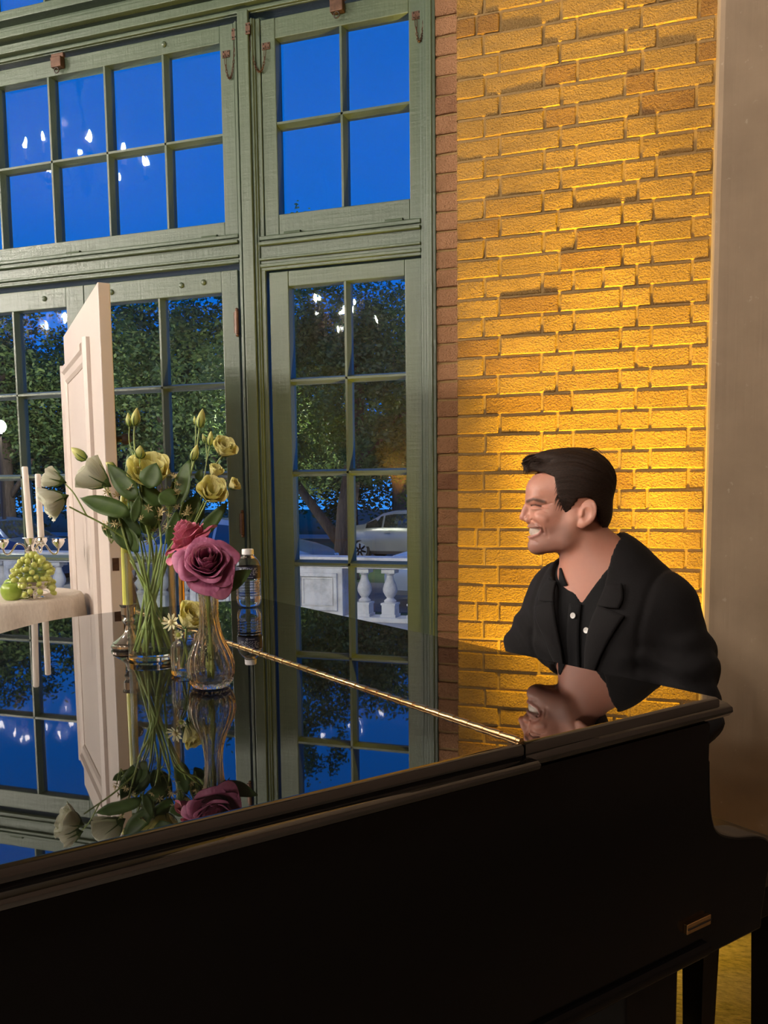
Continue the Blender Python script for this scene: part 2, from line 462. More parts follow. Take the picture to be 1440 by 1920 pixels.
def leaf(name, label, x0, x1, z0, z1, xs, zs, bottom=None):
    """a glazed leaf: outer rectangle x0..x1,z0..z1; xs / zs the lines of the glass (outer lines and muntins)"""
    t = thing(name, label, None, ((x0 + x1) / 2, 3.22, z0), kind='structure')
    gx0, gx1, gz0, gz1 = xs[0], xs[-1], zs[0], zs[-1]
    for a, b in ((x0, gx0), (gx1, x1)):
        obj('stile', MB().box(a, b, 3.200, 3.256, z0, z1), GREEN, t, bevel=.003)
    for a, b in ((z0, gz0), (gz1, z1)):
        obj('rail', MB().box(gx0 + .0004, gx1 - .0004, 3.2012, 3.256, a, b), GREEN, t, bevel=.003)
    for x in xs[1:-1]: muntin(t, x - .01, x + .01, gz0, gz1, True)
    for z in zs[1:-1]: muntin(t, gx0, gx1, z - .01, z + .01, False)
    # glazing beads around the opening
    for i in range(len(xs) - 1):
        for j in range(len(zs) - 1):
            obj('pane', MB().box(xs[i] + .001, xs[i + 1] - .001, 3.236, 3.2385, zs[j] + .001, zs[j + 1] - .001), PANE, t)
    return t
ZD = [.27, .639, 1.008, 1.378, 1.747, 2.116]
d1 = leaf('door_1', 'narrow green glazed door beside the brick strip', -1.635, -.9945, .02, 2.176, [-1.551, -1.309, -1.062], ZD)
d2 = leaf('door_2', 'green glazed door right of the white panel', -2.5295, -1.777, .02, 2.201, [-2.455, -2.154, -1.852], ZD)
d3 = leaf('door_3', 'green glazed door left of the white panel', -3.286, -2.5325, .02, 2.201, [-3.21, -2.92, -2.625], ZD)
w1 = leaf('window_1', 'wide ten pane green transom window', -3.294, -1.767, 2.339, 3.143, [-3.238, -2.955, -2.668, -2.381, -2.096, -1.829], [2.393, 2.731, 3.078])
w2 = leaf('window_2', 'four pane green transom window', -1.647, -.977, 2.319, 3.132, [-1.586, -1.312, -1.039], [2.396, 2.741, 3.056])
w3 = leaf('window_3', 'top light above the moulded head rail', -3.294, -.9945, 3.353, 4.1, [-3.238, -2.955, -2.668, -2.381, -2.096, -1.829, -1.55, -1.30, -1.05], [3.362, 4.05])
# ironmongery
def plate(par, x, z, w, h, y=3.196):
    mb = MB().box(x - w / 2, x + w / 2, y - .004, y, z - h / 2, z + h / 2)
    o = obj('chain_plate', mb, OLDBRASS, par, bevel=.001)
    sm = MB()
    for dx in (-.3, .3):
        for dz in (-.3, .3): sm.ball((x + dx * w, y - .005, z + dz * h), .0032, 6, 4)
    obj('screw', sm, IRON, o)
def chain(par, a, b, sag):
    pts = []
    n = 22
    for i in range(n + 1):
        t = i / n; x = a[0] + (b[0] - a[0]) * t; z = a[1] + (b[1] - a[1]) * t - sag * (1 - (2 * t - 1) ** 2) ** .6
        pts.append((x, 3.190, z))
    mb = MB()
    for i in range(n):
        p, q = Vector(pts[i]), Vector(pts[i + 1]); m_ = (p + q) / 2; d = (q - p)
        L = d.length * .72; d.normalize()
        s_ = Vector((0, 1, 0)) if i % 2 else d.cross(Vector((0, 1, 0)))
        ring = [m_ + d * L * math.cos(t) + s_ * .0042 * math.sin(t) for t in [2 * math.pi * k / 8 for k in range(9)]]
        mb.tube(ring, .0014, 4, caps=False)
    obj('chain', mb, OLDBRASS, par)
plate(w1, -1.756, 3.093, .020, .042, 3.188); plate(w1, -1.801, 3.031, .034, .026, 3.200); chain(w1, (-1.801, 3.022), (-1.756, 3.080), .115)
plate(w2, -1.688, 3.096, .020, .042, 3.175); plate(w2, -1.624, 3.032, .034, .026, 3.200); chain(w2, (-1.624, 3.022), (-1.688, 3.080), .11)
plate(w2, -1.008, 3.039, .034, .028, 3.200); plate(w2, -.970, 3.11, .018, .04, 3.18); chain(w2, (-1.008, 3.03), (-.972, 3.10), .12)
for par, x, z in ((w1, -2.600, 3.120), (w2, -1.316, 3.118)):
    o = obj('catch', MB().box(x - .026, x + .026, 3.172, 3.20, z - .022, z + .020).box(x - .032, x + .032, 3.184, 3.2, z + .020, z + .038), OLDBRASS, par, bevel=.003)
    ring = [(x + .011 * math.cos(t), 3.178, z - .034 + .011 * math.sin(t)) for t in [2 * math.pi * k / 14 for k in range(15)]]
    obj('pull_ring', MB().tube(ring, .0028, 6, caps=False), IRON, o)
for par, x, z in ((w1, -2.568, 2.338), (w1, -1.896, 2.338), (w2, -1.524, 2.320), (w2, -1.100, 2.320), (w1, -3.05, 2.338)):
    obj('hinge', MB().box(x - .035, x + .035, 3.189, 3.2, z - .006, z + .006).tube([(x - .035, 3.190, z), (x + .035, 3.190, z)], .0055, 8), GREEN, par, auto=40)
for par, x, z in ((d2, -1.779, 1.99), (d2, -1.779, 1.171), (d2, -1.779, .4)):
    obj('hinge', MB().tube([(x, 3.190, z - .045), (x, 3.190, z + .045)], .009, 10).ball((x, 3.190, z + .05), .008, 8, 6).ball((x, 3.190, z - .05), .008, 8, 6).box(x - .016, x, 3.192, 3.2, z - .042, z + .042), OLDBRASS, par, auto=40)
for par, x, z in ((w1, -2.085, 3.115), (d2, -1.935, 2.163), (d2, -2.387, 2.160), (d3, -2.74, 2.16), (d2, -2.04, 2.16)):
    obj('bolt', MB().ball((x, 3.199, z), (.012, .008, .012), 10, 6), GREEN, par, smooth=True)

# ================================================================== chandeliers behind the viewer: three mirrored in the panes and lid, two added
def bulb_mat(strength):
    m = NT('lit_candle_bulb'); m.b.inputs['Emission Color'].default_value = (1, .91, .82, 1); m.b.inputs['Emission Strength'].default_value = strength; m.base((1, .9, .8)); return m.m
SLEEVE = simple('candle_sleeve', (.85, .72, .55), .6)
sleeve_me = mesh_of('candle_sleeve', MB().lathe([(.012, -.085), (.012, 0)], 10), True); sleeve_me.materials.append(SLEEVE)
def chandelier(x, y, z, n, rad, label, power, zt=4.6):
    bulb_me = mesh_of('bulb', MB().lathe([(.004, 0), (.014, .012), (.0175, .028), (.014, .046), (.006, .066), (.001, .078)], 10), True); bulb_me.materials.append(bulb_mat(power))
    t = thing('chandelier', label, 'chandelier', (x, y, z - .3), 'candle bulb chandeliers of the hall')
    obj('stem', MB().lathe([(.006, zt - z), (.006, .25), (.03, .22), (.018, .15), (.04, .05), (.055, -.02), (.05, -.08), (.02, -.14), (.03, -.18), (.012, -.22), (.001, -.25)], 16, (x, y, z)), OLDBRASS, t, auto=40)
    for k in range(n):
        a = 2 * math.pi * k / n + .2; r = rad * (1 if k % 2 else .72); h = 0 if k % 2 else .14
        ca, sa = math.cos(a), math.sin(a)
        arm = spline([(.03, -.06), (r * .4, -.20), (r * .8, -.17), (r, -.10 + h), (r, -.085 + h)], 5)
        ar = obj('arm', MB().tube([(x + p[0] * ca, y + p[0] * sa, z + p[1]) for p in arm], .008, 7).lathe([(.012, 0), (.034, .012), (.036, .018), (.012, .018)], 12, (x + r * ca, y + r * sa, z - .100 + h)), OLDBRASS, t, auto=40)
        M = Matrix.Translation((x + r * ca, y + r * sa, z + h))
        place('candle_sleeve', sleeve_me, M, ar); place('bulb', bulb_me, M, ar)
    return t
chandelier(-3.55, -1.70, 2.99, 10, .50, 'chandelier behind the viewer that shows in the narrow door', 1200)
chandelier(-6.7, -1.0, 3.10, 10, .42, 'chandelier that shows in the left door', 4500)
chandelier(-4.3, .95, 3.72, 10, .42, 'chandelier nearest the windows that shows in the transom panes', 500)
chandelier(-7.4, 1.5, 2.85, 12, .46, 'added unseen key light far left, shaped as a chandelier', 2600)  # unseen key light, added to brighten panel, flowers and face from the left
chandelier(-1.4, -2.7, 3.30, 10, .42, 'added unseen fill light behind the viewer, shaped as a chandelier', 2100)  # unseen fill light, added to brighten the column and the blooms
# added flood, unseen behind the viewer, to brighten the upper windows
tf = thing('added_flood', 'added unseen flood on a tripod behind the viewer', 'flood light', (-2.4, -3.0, 0))
obj('pole', MB().tube([(-2.4, -3.0, .5), (-2.4, -3.0, 1.7)], .015, 10), BLACKS, tf, auto=40)
for k in range(3):
    a = k * 2.094; obj('leg', MB().tube([(-2.4, -3.0, .75), (-2.4 + .5 * math.cos(a), -3.0 + .5 * math.sin(a), .01)], .012, 8), BLACKS, tf, auto=40)
obj('housing', MB().box(-2.53, -2.27, -3.13, -3.02, 1.70, 1.90), BLACKS, tf, bevel=.01)
lamp('added_flood_beam', 'SPOT', (-2.4, -2.99, 1.80), 330, (1.0, .93, .84), spot_size=R_(64), spot_blend=.12, shadow_soft_size=.08, target=(-2.1, 3.2, 1.80 + 6.2 * math.tan(R_(32.5))))
# amber uplights on the floor at the foot of the pier: each a narrow beam with a wide spill
LENS = NT('lit_amber_lens'); LENS.b.inputs['Emission Color'].default_value = (*AMBER, 1); LENS.b.inputs['Emission Strength'].default_value = 6; LENS = LENS.m
for ux, lab in ((-.10, 'black floor uplight near the concrete column'), (-.43, 'black floor uplight nearer the window frame')):
    up = thing('uplight', lab, 'lamp', (ux, 2.79, 0), 'floor uplights at the brick pier')
    obj('housing', MB().lathe([(.001, .0), (.06, .0), (.065, .03), (.065, .16), (.058, .165), (.056, .12), (.001, .118)], 24, (ux, 2.79, 0)), BLACKS, up, auto=40)
    obj('lens', MB().lathe([(.001, .125), (.055, .125), (.055, .128), (.001, .130)], 20, (ux, 2.79, 0)), LENS, up)
    lamp('uplight_beam', 'SPOT', (ux, 2.79, .17), 1250, AMBER, spot_size=R_(27), spot_blend=1.0, shadow_soft_size=.05, target=(ux + (-.16 if ux < -.4 else -.05), 3.07, 3.4))
    lamp('uplight_spill', 'SPOT', (ux, 2.79, .17), 120 if ux < -.4 else 140, AMBER, spot_size=R_(120), spot_blend=1.0, shadow_soft_size=.05, target=(ux, 3.00, 1.6))
lamp('uplight_leak', 'POINT', (-.10, 2.765, .19), 24, AMBER, shadow_soft_size=.05)
# amber wall sconce on the far brick wall: shows as a glow in the narrow door
ws = thing('wall_sconce', 'amber wall sconce on the brick wall behind the viewer', 'lamp', (-4.62, -6.9, .95))
obj('shade', MB().lathe([(.03, 0), (.075, .10), (.08, .17), (.072, .17), (.06, .10), (.001, .03)], 20, (-4.62, -6.90, .95)), BLACKS, ws, auto=40)
lamp('sconce_beam', 'SPOT', (-4.62, -6.88, 1.10), 900, AMBER, spot_size=R_(60), spot_blend=1.0, shadow_soft_size=.04, target=(-4.62, -6.97, 2.2))
# ================================================================== grand piano
YP = R_(-36.32)
C0 = Vector((.039, 1.297, 0))
PEX = Vector((-math.cos(math.pi / 2 + YP), -math.sin(math.pi / 2 + YP), 0))     # from the keyboard towards the tail
PEY = Vector((-math.cos(YP), -math.sin(YP), 0))                                  # from the bass side to the treble side
PMAT = Matrix(((PEX.x, PEY.x, 0, C0.x), (PEX.y, PEY.y, 0, C0.y), (0, 0, 1, 0), (0, 0, 0, 1)))
def PL(x, y, z=1.0): return PMAT @ Vector((x, y, z))
treble = spline([(0, 1.492), (.2, 1.492), (.398, 1.479), (.581, 1.423), (.724, 1.287), (.84, 1.12), (.96, .97), (1.12, .85), (1.32, .76), (1.50, .66), (1.62, .52), (1.67, .36), (1.66, .16), (1.60, .0)], 8)
def cut(poly, xmin, xmax):
    """part of the lid outline between two lines across the piano"""
    pts = [(xmin, 0.0)]
    tr = [p for p in treble if xmin < p[0] < xmax or (p[0] >= xmin and xmax > 1.5)]
    def at(x):
        for a, b in zip(treble, treble[1:]):
            if a[0] <= x <= b[0]: return a[1] + (b[1] - a[1]) * (x - a[0]) / max(1e-9, b[0] - a[0])
        return 1.492
    out = [(xmin, 0.0), (xmin, at(max(xmin, 0)))] + tr
    if xmax < 1.5: out += [(xmax, at(xmax)), (xmax, 0.0)]
    return out
def inset(poly, d):
    """move every corner of a closed outline inward by d"""
    P = [np.array(p) for p in poly]; n = len(P); A = sum(P[i][0] * P[(i + 1) % n][1] - P[(i + 1) % n][0] * P[i][1] for i in range(n)); sg = 1 if A > 0 else -1
    out = []
    for i in range(n):
        a, b, c = P[i - 1], P[i], P[(i + 1) % n]
        e1 = (b - a) / max(1e-9, np.linalg.norm(b - a)); e2 = (c - b) / max(1e-9, np.linalg.norm(c - b))
        n1 = np.array([-e1[1], e1[0]]) * sg; n2 = np.array([-e2[1], e2[0]]) * sg
        k = n1 + n2; q = max(.35, 1 + n1 @ n2)
        out.append(tuple(b + k * d / q))
    return out
def slab(poly, prof):
    """closed outline swept through (z, inset) pairs, top to bottom"""
    A = sum(poly[i][0] * poly[(i + 1) % len(poly)][1] - poly[(i + 1) % len(poly)][0] * poly[i][1] for i in range(len(poly)))
    if A < 0: poly = poly[::-1]
    rs = [[(p[0], p[1], z) for p in inset(poly, d)] for z, d in reversed(prof)]
    return MB().rings(rs, True, True, True, PMAT)
def pbox(*b): return MB().box(*b, PMAT)
def clean(poly):
    out = [poly[0]]
    for p in poly[1:]:
        if math.hypot(p[0] - out[-1][0], p[1] - out[-1][1]) > 1e-4: out.append(p)
    if math.hypot(out[0][0] - out[-1][0], out[0][1] - out[-1][1]) < 1e-4: out.pop()
    return out
piano = thing('grand_piano', 'black lacquered grand piano with its lid closed', 'piano', M=Matrix.Translation(PL(.5, .6, 0)))
LIDP = [(1.0, .0055), (.9995, .0035), (.9975, .0012), (.994, 0), (.986, 0), (.983, .002)]
main = clean(cut(treble, .3775, 9)); flap = clean(cut(treble, -.006, .3745))
obj('lid', slab(main, LIDP), LACQ, piano, auto=30)
obj('front_lid', slab(flap, LIDP), LACQ, piano, auto=30)
LIPP = [(.9832, .004), (.9828, -.006), (.980, -.0125), (.975, -.0150), (.970, -.0140), (.967, -.010), (.9655, .002)]
obj('lid_lip', slab(clean(cut(treble, .3785, 9)), LIPP), LACQ, piano, auto=50)
fl2 = clean(cut(treble, -.030, .3735))
obj('front_lid_lip', slab(fl2, [(.994, .022), (.9925, .010), (.988, .002), (.981, -.0035), (.975, -.004), (.969, 0), (.9655, .008)]), LACQ, piano, auto=50)
# brass piano hinge along the fold, its knuckles alternating
hg = obj('hinge', MB().tube([PL(.376, .006, 1.0005), PL(.376, 1.474, 1.0005)], .0042, 10), BRASS, piano, auto=40)
kn = MB()
for k in range(0, 48):
    y = .012 + k * .0305
    kn.tube([PL(.376, y, 1.0008), PL(.376, y + .0145, 1.0008)], .0047, 10)
obj('hinge_knuckles', kn, BRASS, hg, auto=40)
# case: bent rim with the spine towards the viewer
full = clean(cut(treble, -.004, 9))
obj('rim', slab(full, [(.9645, .012), (.962, .009), (.958, .008), (.64, .008), (.612, .012), (.60, .020)]), CASE, piano, auto=30)
obj('case_bead', slab(full, [(.628, .004), (.622, .000), (.612, .000), (.606, .004)]), CASE, piano, auto=50)
def arm_poly(): return spline([(-.004, .905), (-.008, .85), (-.014, .815), (-.030, .789), (-.075, .770), (-.135, .757), (-.163, .742), (-.170, .715), (-.160, .67), (-.150, .62)], 5) + [(-.15, .60), (.05, .60), (.05, .905)]
for y0 in (.010, 1.425):
    mb = MB(); P = arm_poly(); rs = [[(p[0], y, p[1]) for p in P] for y in (y0, y0 + .058)]
    mb.rings(rs, True, True, True, PMAT)
    obj('arm', mb, CASE, piano, auto=35, bevel=.004)
obj('key_bed', pbox(-.15, .10, .07, 1.424, .60, .665), CASE, piano, bevel=.004)
obj('key_slip', pbox(-.158, -.142, .069, 1.424, .655, .722), CASE, piano, bevel=.003)
obj('fallboard', pbox(.0, .02, .07, 1.424, .72, .955), CASE, piano, bevel=.003)
kw = MB(); kb = MB()
for k in range(52):
    y = .105 + k * .0247
    kw.box(-.138, .0, y, y + .0235, .70, .724, PMAT)
    if k % 7 not in (1, 4) and k < 51: kb.box(-.085, .0, y + .0175, y + .0300, .724, .736, PMAT)
ks = obj('white_keys', kw, IVORY, piano, kind='stuff'); obj('black_keys', kb, BLACKS, piano, kind='stuff')
for x, y in ((.112, .072), (.112, 1.40), (1.45, .32)):
    mb = MB()
    for z0, z1, a, b in ((.02, .10, .030, .030), (.10, .12, .040, .040), (.12, .50, .032, .052), (.50, .60, .058, .058)):
        mb.rings([[(x + sx * w, y + sy * w, z) for sx, sy in ((-1, -1), (1, -1), (1, 1), (-1, 1))] for z, w in ((z0, a), (z1, b))], True, True, True, PMAT)
    lg = obj('leg', mb, CASE, piano, bevel=.004)
    obj('caster', MB().lathe([(.012, .0), (.024, .004), (.028, .018), (.02, .03)], 14, (x, y, 0), PMAT), BRASS, lg, auto=40)
ly = obj('pedal_lyre', MB().box(.20, .24, .66, .69, .12, .60, PMAT).box(.20, .24, .83, .86, .12, .60, PMAT).box(.17, .27, .62, .90, .08, .13, PMAT), CASE, piano, bevel=.005)
for y in (.70, .76, .82): obj('pedal', MB().rings([[PL(x, y - w, z), PL(x, y + w, z), PL(x, y + w, z + .008), PL(x, y - w, z + .008)] for x, w, z in ((.17, .008, .095), (.10, .012, .09), (.05, .016, .085))], True), BRASS, ly)
pl = obj('side_plate', pbox(-.002, .054, .0005, .008, .657, .672), BRASS, piano, bevel=.001, label='grooved brass plate on the case side')
obj('groove', pbox(-.001, .053, -.0006, .0006, .6635, .6655), IRON, pl)
# ================================================================== things on the piano lid
def clear(name, tint, ior=1.45, rough=0.0):
    m = NT(name); m.base(tint); m.set(Roughness=rough, IOR=ior); m.b.inputs['Transmission Weight'].default_value = 1.0
    return m.m
GLASS = clear('clear_glass', (.97, .98, .97), 1.47)
GLASSW = clear('warm_pressed_glass', (.98, .95, .88), 1.47)
WATER = clear('water', (.95, .98, .97), 1.33)
PLASTIC = clear('clear_plastic', (.96, .97, .99), 1.38, .04)
def petal_mat(name, base, edge, rim=.75, pleat=.14, thin=.18):
    m = NT(name); tc = m.n('ShaderNodeUVMap'); sp = m.n('ShaderNodeSeparateXYZ'); m.l(tc.outputs[0], sp.inputs[0])
    f = m.noise(m.coords('Object'), 60, 3)
    col = m.ramp(sp.outputs['Y'], [(0.0, base), (rim, edge), (1.0, tuple(min(1, c * 1.08) for c in edge))])
    m.base(m.mix(m.ramp(f, [(.3, (.18,) * 3), (.7, (0, 0, 0))]), col, base))
    wv = m.n('ShaderNodeTexWave'); wv.inputs['Scale'].default_value = 3.2; wv.inputs['Distortion'].default_value = 2.5; wv.inputs['Detail'].default_value = 2; wv.inputs['Detail Scale'].default_value = 1.5
    m.l(tc.outputs[0], wv.inputs['Vector']); m.bump(wv.outputs['Fac'], pleat, .0022)
    m.set(Roughness=.55); m.b.inputs['Subsurface Weight'].default_value = .12; m.b.inputs['Subsurface Radius'].default_value = (.003, .002, .0015); m.b.inputs['Subsurface Scale'].default_value = 1.0
    tl = m.n('ShaderNodeBsdfTranslucent'); mx = m.n('ShaderNodeMixShader'); mx.inputs[0].default_value = thin
    m.l(col, tl.inputs[0]); m.l(m.b.outputs[0], mx.inputs[1]); m.l(tl.outputs[0], mx.inputs[2]); m.l(mx.outputs[0], m.out.inputs[0])
    return m.m
LISI = petal_mat('white_green_petal', (.80, .86, .52), (.96, .96, .82), .3, .22, .35)
LISIY = petal_mat('cream_yellow_petal', (.62, .66, .18), (.96, .90, .52), .4, .25, .45)
ROSEM = petal_mat('mauve_rose_petal', (.26, .035, .10), (.56, .16, .30), .85)
ROSEP = petal_mat('pink_rose_petal', (.36, .035, .09), (.66, .14, .24), .85)
BUDM = petal_mat('yellow_green_bud', (.36, .46, .08), (.74, .72, .26))
m = NT('leaf_green'); f = m.noise(m.coords('Object'), 30, 3); m.base(m.ramp(f, [(.3, (.050, .098, .022)), (.7, (.105, .175, .042))])); m.set(Roughness=.5); m.b.inputs['Subsurface Weight'].default_value = .1; m.b.inputs['Subsurface Radius'].default_value = (.003, .005, .002); LEAFM = m.m
STEMM = simple('stem_green', (.30, .40, .11), .45, noise=(40, .25))
CANDLEG = simple('olive_wax', (.55, .54, .09), .45, noise=(8, .08))
TAN = simple('dried_blossom', (.62, .52, .27), .7, noise=(40, .2))

def with_uv(me, nu, nv, count=1):
    uv = me.uv_layers.new(name='UVMap')
    for lp in me.loops:
        k = lp.vertex_index % (nu * nv)
        uv.data[lp.index].uv = ((k % nv) / (nv - 1), (k // nv) / (nu - 1))
NU, NV = 8, 9
def petal(span, r_of, h_of, ruffle=.0, seed=0, tip=.0, lean=0.0):
    """part of a flared cup: u runs from the base to the rim, v across; span in radians"""
    rnd = random.Random(seed); a1, a2 = rnd.uniform(0, 6), rnd.uniform(0, 6); vs = []
    for i in range(NU):
        u = i / (NU - 1)
        for j in range(NV):
            v = j / (NV - 1) * 2 - 1
            w = span * (.35 + .65 * math.sin(math.pi * min(1, .12 + u * .62)))
            uu = u * (1 - tip * abs(v) ** 2.5 * u)
            r = r_of(uu); h = h_of(uu)
            k = ruffle * u * u
            r += k * math.sin(4.3 * v + a1) ; h += k * .8 * math.sin(5.1 * v + a2)
            p = v * w + lean * u
            vs.append((r * math.cos(p), r * math.sin(p), h))
    fs = [(i * NV + j, (i + 1) * NV + j, (i + 1) * NV + j + 1, i * NV + j + 1) for i in range(NU - 1) for j in range(NV - 1)]
    mb = MB().add(vs, fs); me = mesh_of('petal', mb, True); with_uv(me, NU, NV); return me
SOL = .0007
def put_petal(me, M, par, mat):
    if not me.materials: me.materials.append(mat)
    o = place('petal', me, M, par)
    md = o.modifiers.new('solid', 'SOLIDIFY'); md.thickness = SOL / max(.2, M.to_scale()[0]); md.offset = 0
    md = o.modifiers.new('sub', 'SUBSURF'); md.levels = 1; md.render_levels = 1
    return o
# petal shapes shared by all blooms (unit size: bloom radius about 1)
_lis = {}
def lis_shapes(key):
    """ruffled cup petals in three sizes, shared by all blooms of one colour"""
    if key in _lis: return _lis[key]
    inner = [petal(1.5, lambda u: .06 + .30 * min(1, u * 1.5) ** .7, lambda u: .10 + .92 * u, .045, 10 + k, .04, .3) for k in range(3)]
    mid = [petal(1.25, lambda u: .08 + .50 * min(1, u * 1.5) ** .65 + .05 * u ** 5, lambda u: .04 + 1.02 * u, .085, 15 + k, .05, .2) for k in range(3)]
    outer = [petal(1.15, lambda u: .10 + .66 * min(1, u * 1.45) ** .62 + .16 * u ** 5, lambda u: 1.02 * u ** .95 - .05 * u ** 6, .115, 20 + k, .06, .15) for k in range(3)]
    _lis[key] = (inner, mid, outer); return _lis[key]
def lisianthus(pos, axis, size, par, mat, openness=1.0, name='bloom', n_out=5):
    c = obj(name, MB().lathe([(.02 * size, -.22 * size), (.12 * size, -.08 * size), (.22 * size, .06 * size), (.20 * size, .16 * size), (.06 * size, .20 * size)], 12, M=axis_matrix(pos, axis)), LEAFM, par, smooth=True)
    inner, mid, outer = lis_shapes(mat.name); D = Matrix.Diagonal((openness, openness, 1, 1))
    for k in range(3): put_petal(inner[k], axis_matrix(pos, axis, k * 2.09 + .3, size) @ D, c, mat)
    for k in range(4): put_petal(mid[k % 3], axis_matrix(pos, axis, k * 1.57 + .9, size) @ D, c, mat)
    for k in range(n_out): put_petal(outer[k % 3], axis_matrix(pos, axis, k * 6.283 / n_out, size) @ D, c, mat)
    sp = MB()
    for k in range(5):
        M = axis_matrix(pos, axis, k * 1.257, size)
        sp.tube([M @ Vector(p) for p in ((.10, 0, -.05), (.34 * openness, 0, .10), (.58 * openness, 0, .34), (.72 * openness, 0, .62))], [.0011, .0016, .0011, .0002], 4)
    obj('sepals', sp, LEAFM, c)
    return c
bud_me = mesh_of('bud', MB().lathe([(.02, 0), (.20, .10), (.30, .30), (.28, .52), (.18, .76), (.07, .93), (.01, 1.0)], 12, fluted=lambda z, a: .06 * math.sin(5 * a + 5 * z)), True)
bud_me.materials.append(BUDM)
uvl = bud_me.uv_layers.new(name='UVMap')
for lp in bud_me.loops: uvl.data[lp.index].uv = (0, bud_me.vertices[lp.vertex_index].co.z)
def bud(par, a, b, fat=1.0):
    a, b = Vector(a), Vector(b); L = (b - a).length
    o = place('bud', bud_me, axis_matrix(a, b - a, random.uniform(0, 6)) @ Matrix.Diagonal((L * fat, L * fat, L, 1)), par)
    sp = MB()
    for k in range(5):
        p = axis_matrix(a, b - a, k * 1.257)
        pts = [p @ Vector((r * L * fat, 0, z * L)) for r, z in ((.05, 0), (.24, .12), (.33, .34), (.30, .52))]
        sp.tube(pts, [.0010, .0013, .0008, .0002], 4)
    obj('sepals', sp, LEAFM, o)
def leaf_blade(par, a, b, w, bend=.12, nrm=None):
    a, b = Vector(a), Vector(b); d = b - a; L = d.length; d.normalize()
    tocam = (CAM - a).normalized()
    n = (tocam + Vector((random.uniform(-.5, .5), random.uniform(-.3, .3), random.uniform(-.2, .6)))).normalized()
    n = (n - d * n.dot(d)).normalized(); s = d.cross(n)
    def fn(u, v):
        v = v * 2 - 1
        ww = w * .5 * math.sin(math.pi * min(1, u ** .8 * .97 + .03)) ** .8
        return a + d * (L * u) + s * (ww * v) + n * (-bend * L * u * u + .22 * ww * abs(v) + .02 * L * math.sin(9 * u + v))
    mb = MB().grid(fn, 9, 5)
    o = obj('leaf', mb, LEAFM, par, smooth=True)
    md = o.modifiers.new('solid', 'SOLIDIFY'); md.thickness = .0006; md.offset = 0
def stem_part(par, pts, r0=.0022, r1=.0014, name='stem', n=6):
    P = spline(pts, n); k = len(P) - 1
    return obj(name, MB().tube(P, [r0 + (r1 - r0) * i / k for i in range(k + 1)], 7), STEMM, par, smooth=True)

# ---- tall glass cylinder vase
VX, VY = -.927, 1.321; Z1 = 1.0006
vase = thing('cylinder_vase', 'tall clear glass cylinder vase holding the white bouquet', 'vase', (VX, VY, Z1))
obj('base', MB().lathe([(.001, .0), (.041, .0), (.0436, .003), (.0436, .0128), (.001, .0128)], 48, (VX, VY, Z1)), GLASS, vase, auto=40)
obj('wall', MB().lathe([(.0436, .0130), (.0436, .192), (.0430, .194), (.0415, .194), (.0408, .192), (.0408, .0130)], 48, (VX, VY, Z1), cap0=False, cap1=False), THING, vase, auto=40)
obj('water', MB().lathe([(.001, .0130), (.0400, .0132), (.0404, .0185), (.0404, .060), (.0395, .0588), (.001, .0585)], 40, (VX, VY, Z1)), THING, vase, auto=40)

def lis_stem(label, pts, group='lisianthus stems in the tall vase'):
    t = thing('lisianthus_stem', label, 'flower', pts[0], group)
    stem_part(t, pts, .0024, .0014)
    return t
def vin(a, h=.016, r=.034): return (VX + r * math.cos(a), VY + r * math.sin(a), Z1 + h)
def rim_pt(a, r=.034): return (VX + r * math.cos(a), VY + r * math.sin(a), Z1 + .185)
GB = 'lisianthus stems in the tall vase'
s = lis_stem('lisianthus stem with large white bloom drooping at far left of the bouquet', [vin(.3), rim_pt(2.9), (-.985, 1.295, 1.235), (-1.035, 1.245, 1.278)])
lisianthus((-1.040, 1.240, 1.295), (-.45, -.45, -.28), .036, s, LISI, .95)
lisianthus((-1.060, 1.262, 1.322), (-.75, -.25, .25), .030, s, LISI, .72, n_out=4)
stem_part(s, [(-1.015, 1.265, 1.262), (-1.040, 1.266, 1.300), (-1.056, 1.263, 1.318)], .0014, .0012, 'branch')
s = lis_stem('lisianthus stem with white bloom and a green bud in front of the panel', [vin(1.2), rim_pt(3.4), (-.99, 1.32, 1.26), (-1.012, 1.322, 1.312)])
lisianthus((-1.014, 1.322, 1.318), (-.62, -.22, .42), .044, s, LISI, .85)
stem_part(s, [(-1.005, 1.321, 1.295), (-1.030, 1.312, 1.335), (-1.047, 1.309, 1.364)], .0013, .0010, 'branch')
bud(s, (-1.046, 1.309, 1.362), (-1.072, 1.302, 1.384), .9)
s = lis_stem('lisianthus stem with two upright buds at the top centre', [vin(2.2), rim_pt(1.9, .02), (-.968, 1.358, 1.30), (-.989, 1.375, 1.385), (-.989, 1.377, 1.427)])
bud(s, (-.989, 1.377, 1.425), (-.985, 1.382, 1.459), .82); bud(s, (-.998, 1.374, 1.424), (-1.001, 1.376, 1.450), .75)
stem_part(s, [(-.985, 1.371, 1.360), (-.999, 1.374, 1.395), (-.998, 1.374, 1.425)], .0013, .0010, 'branch')
s = lis_stem('lisianthus stem with one round yellow bud in the middle', [vin(3.4), rim_pt(2.2, .012), (-.955, 1.345, 1.27), (-.966, 1.357, 1.366)])
bud(s, (-.966, 1.357, 1.364), (-.966, 1.360, 1.388), 1.25)
s = lis_stem('lisianthus stem with the large ruffled cream bloom at the centre', [vin(4.4), rim_pt(1.0, .02), (-.945, 1.370, 1.28), (-.962, 1.384, 1.318)])
lisianthus((-.962, 1.384, 1.318), (.25, -.50, .55), .046, s, LISIY, .95, n_out=6)
s = lis_stem('lisianthus stem with a round yellow bud low on the left', [vin(5.0), rim_pt(2.6, .03), (-.99, 1.35, 1.29), (-1.022, 1.358, 1.349)])
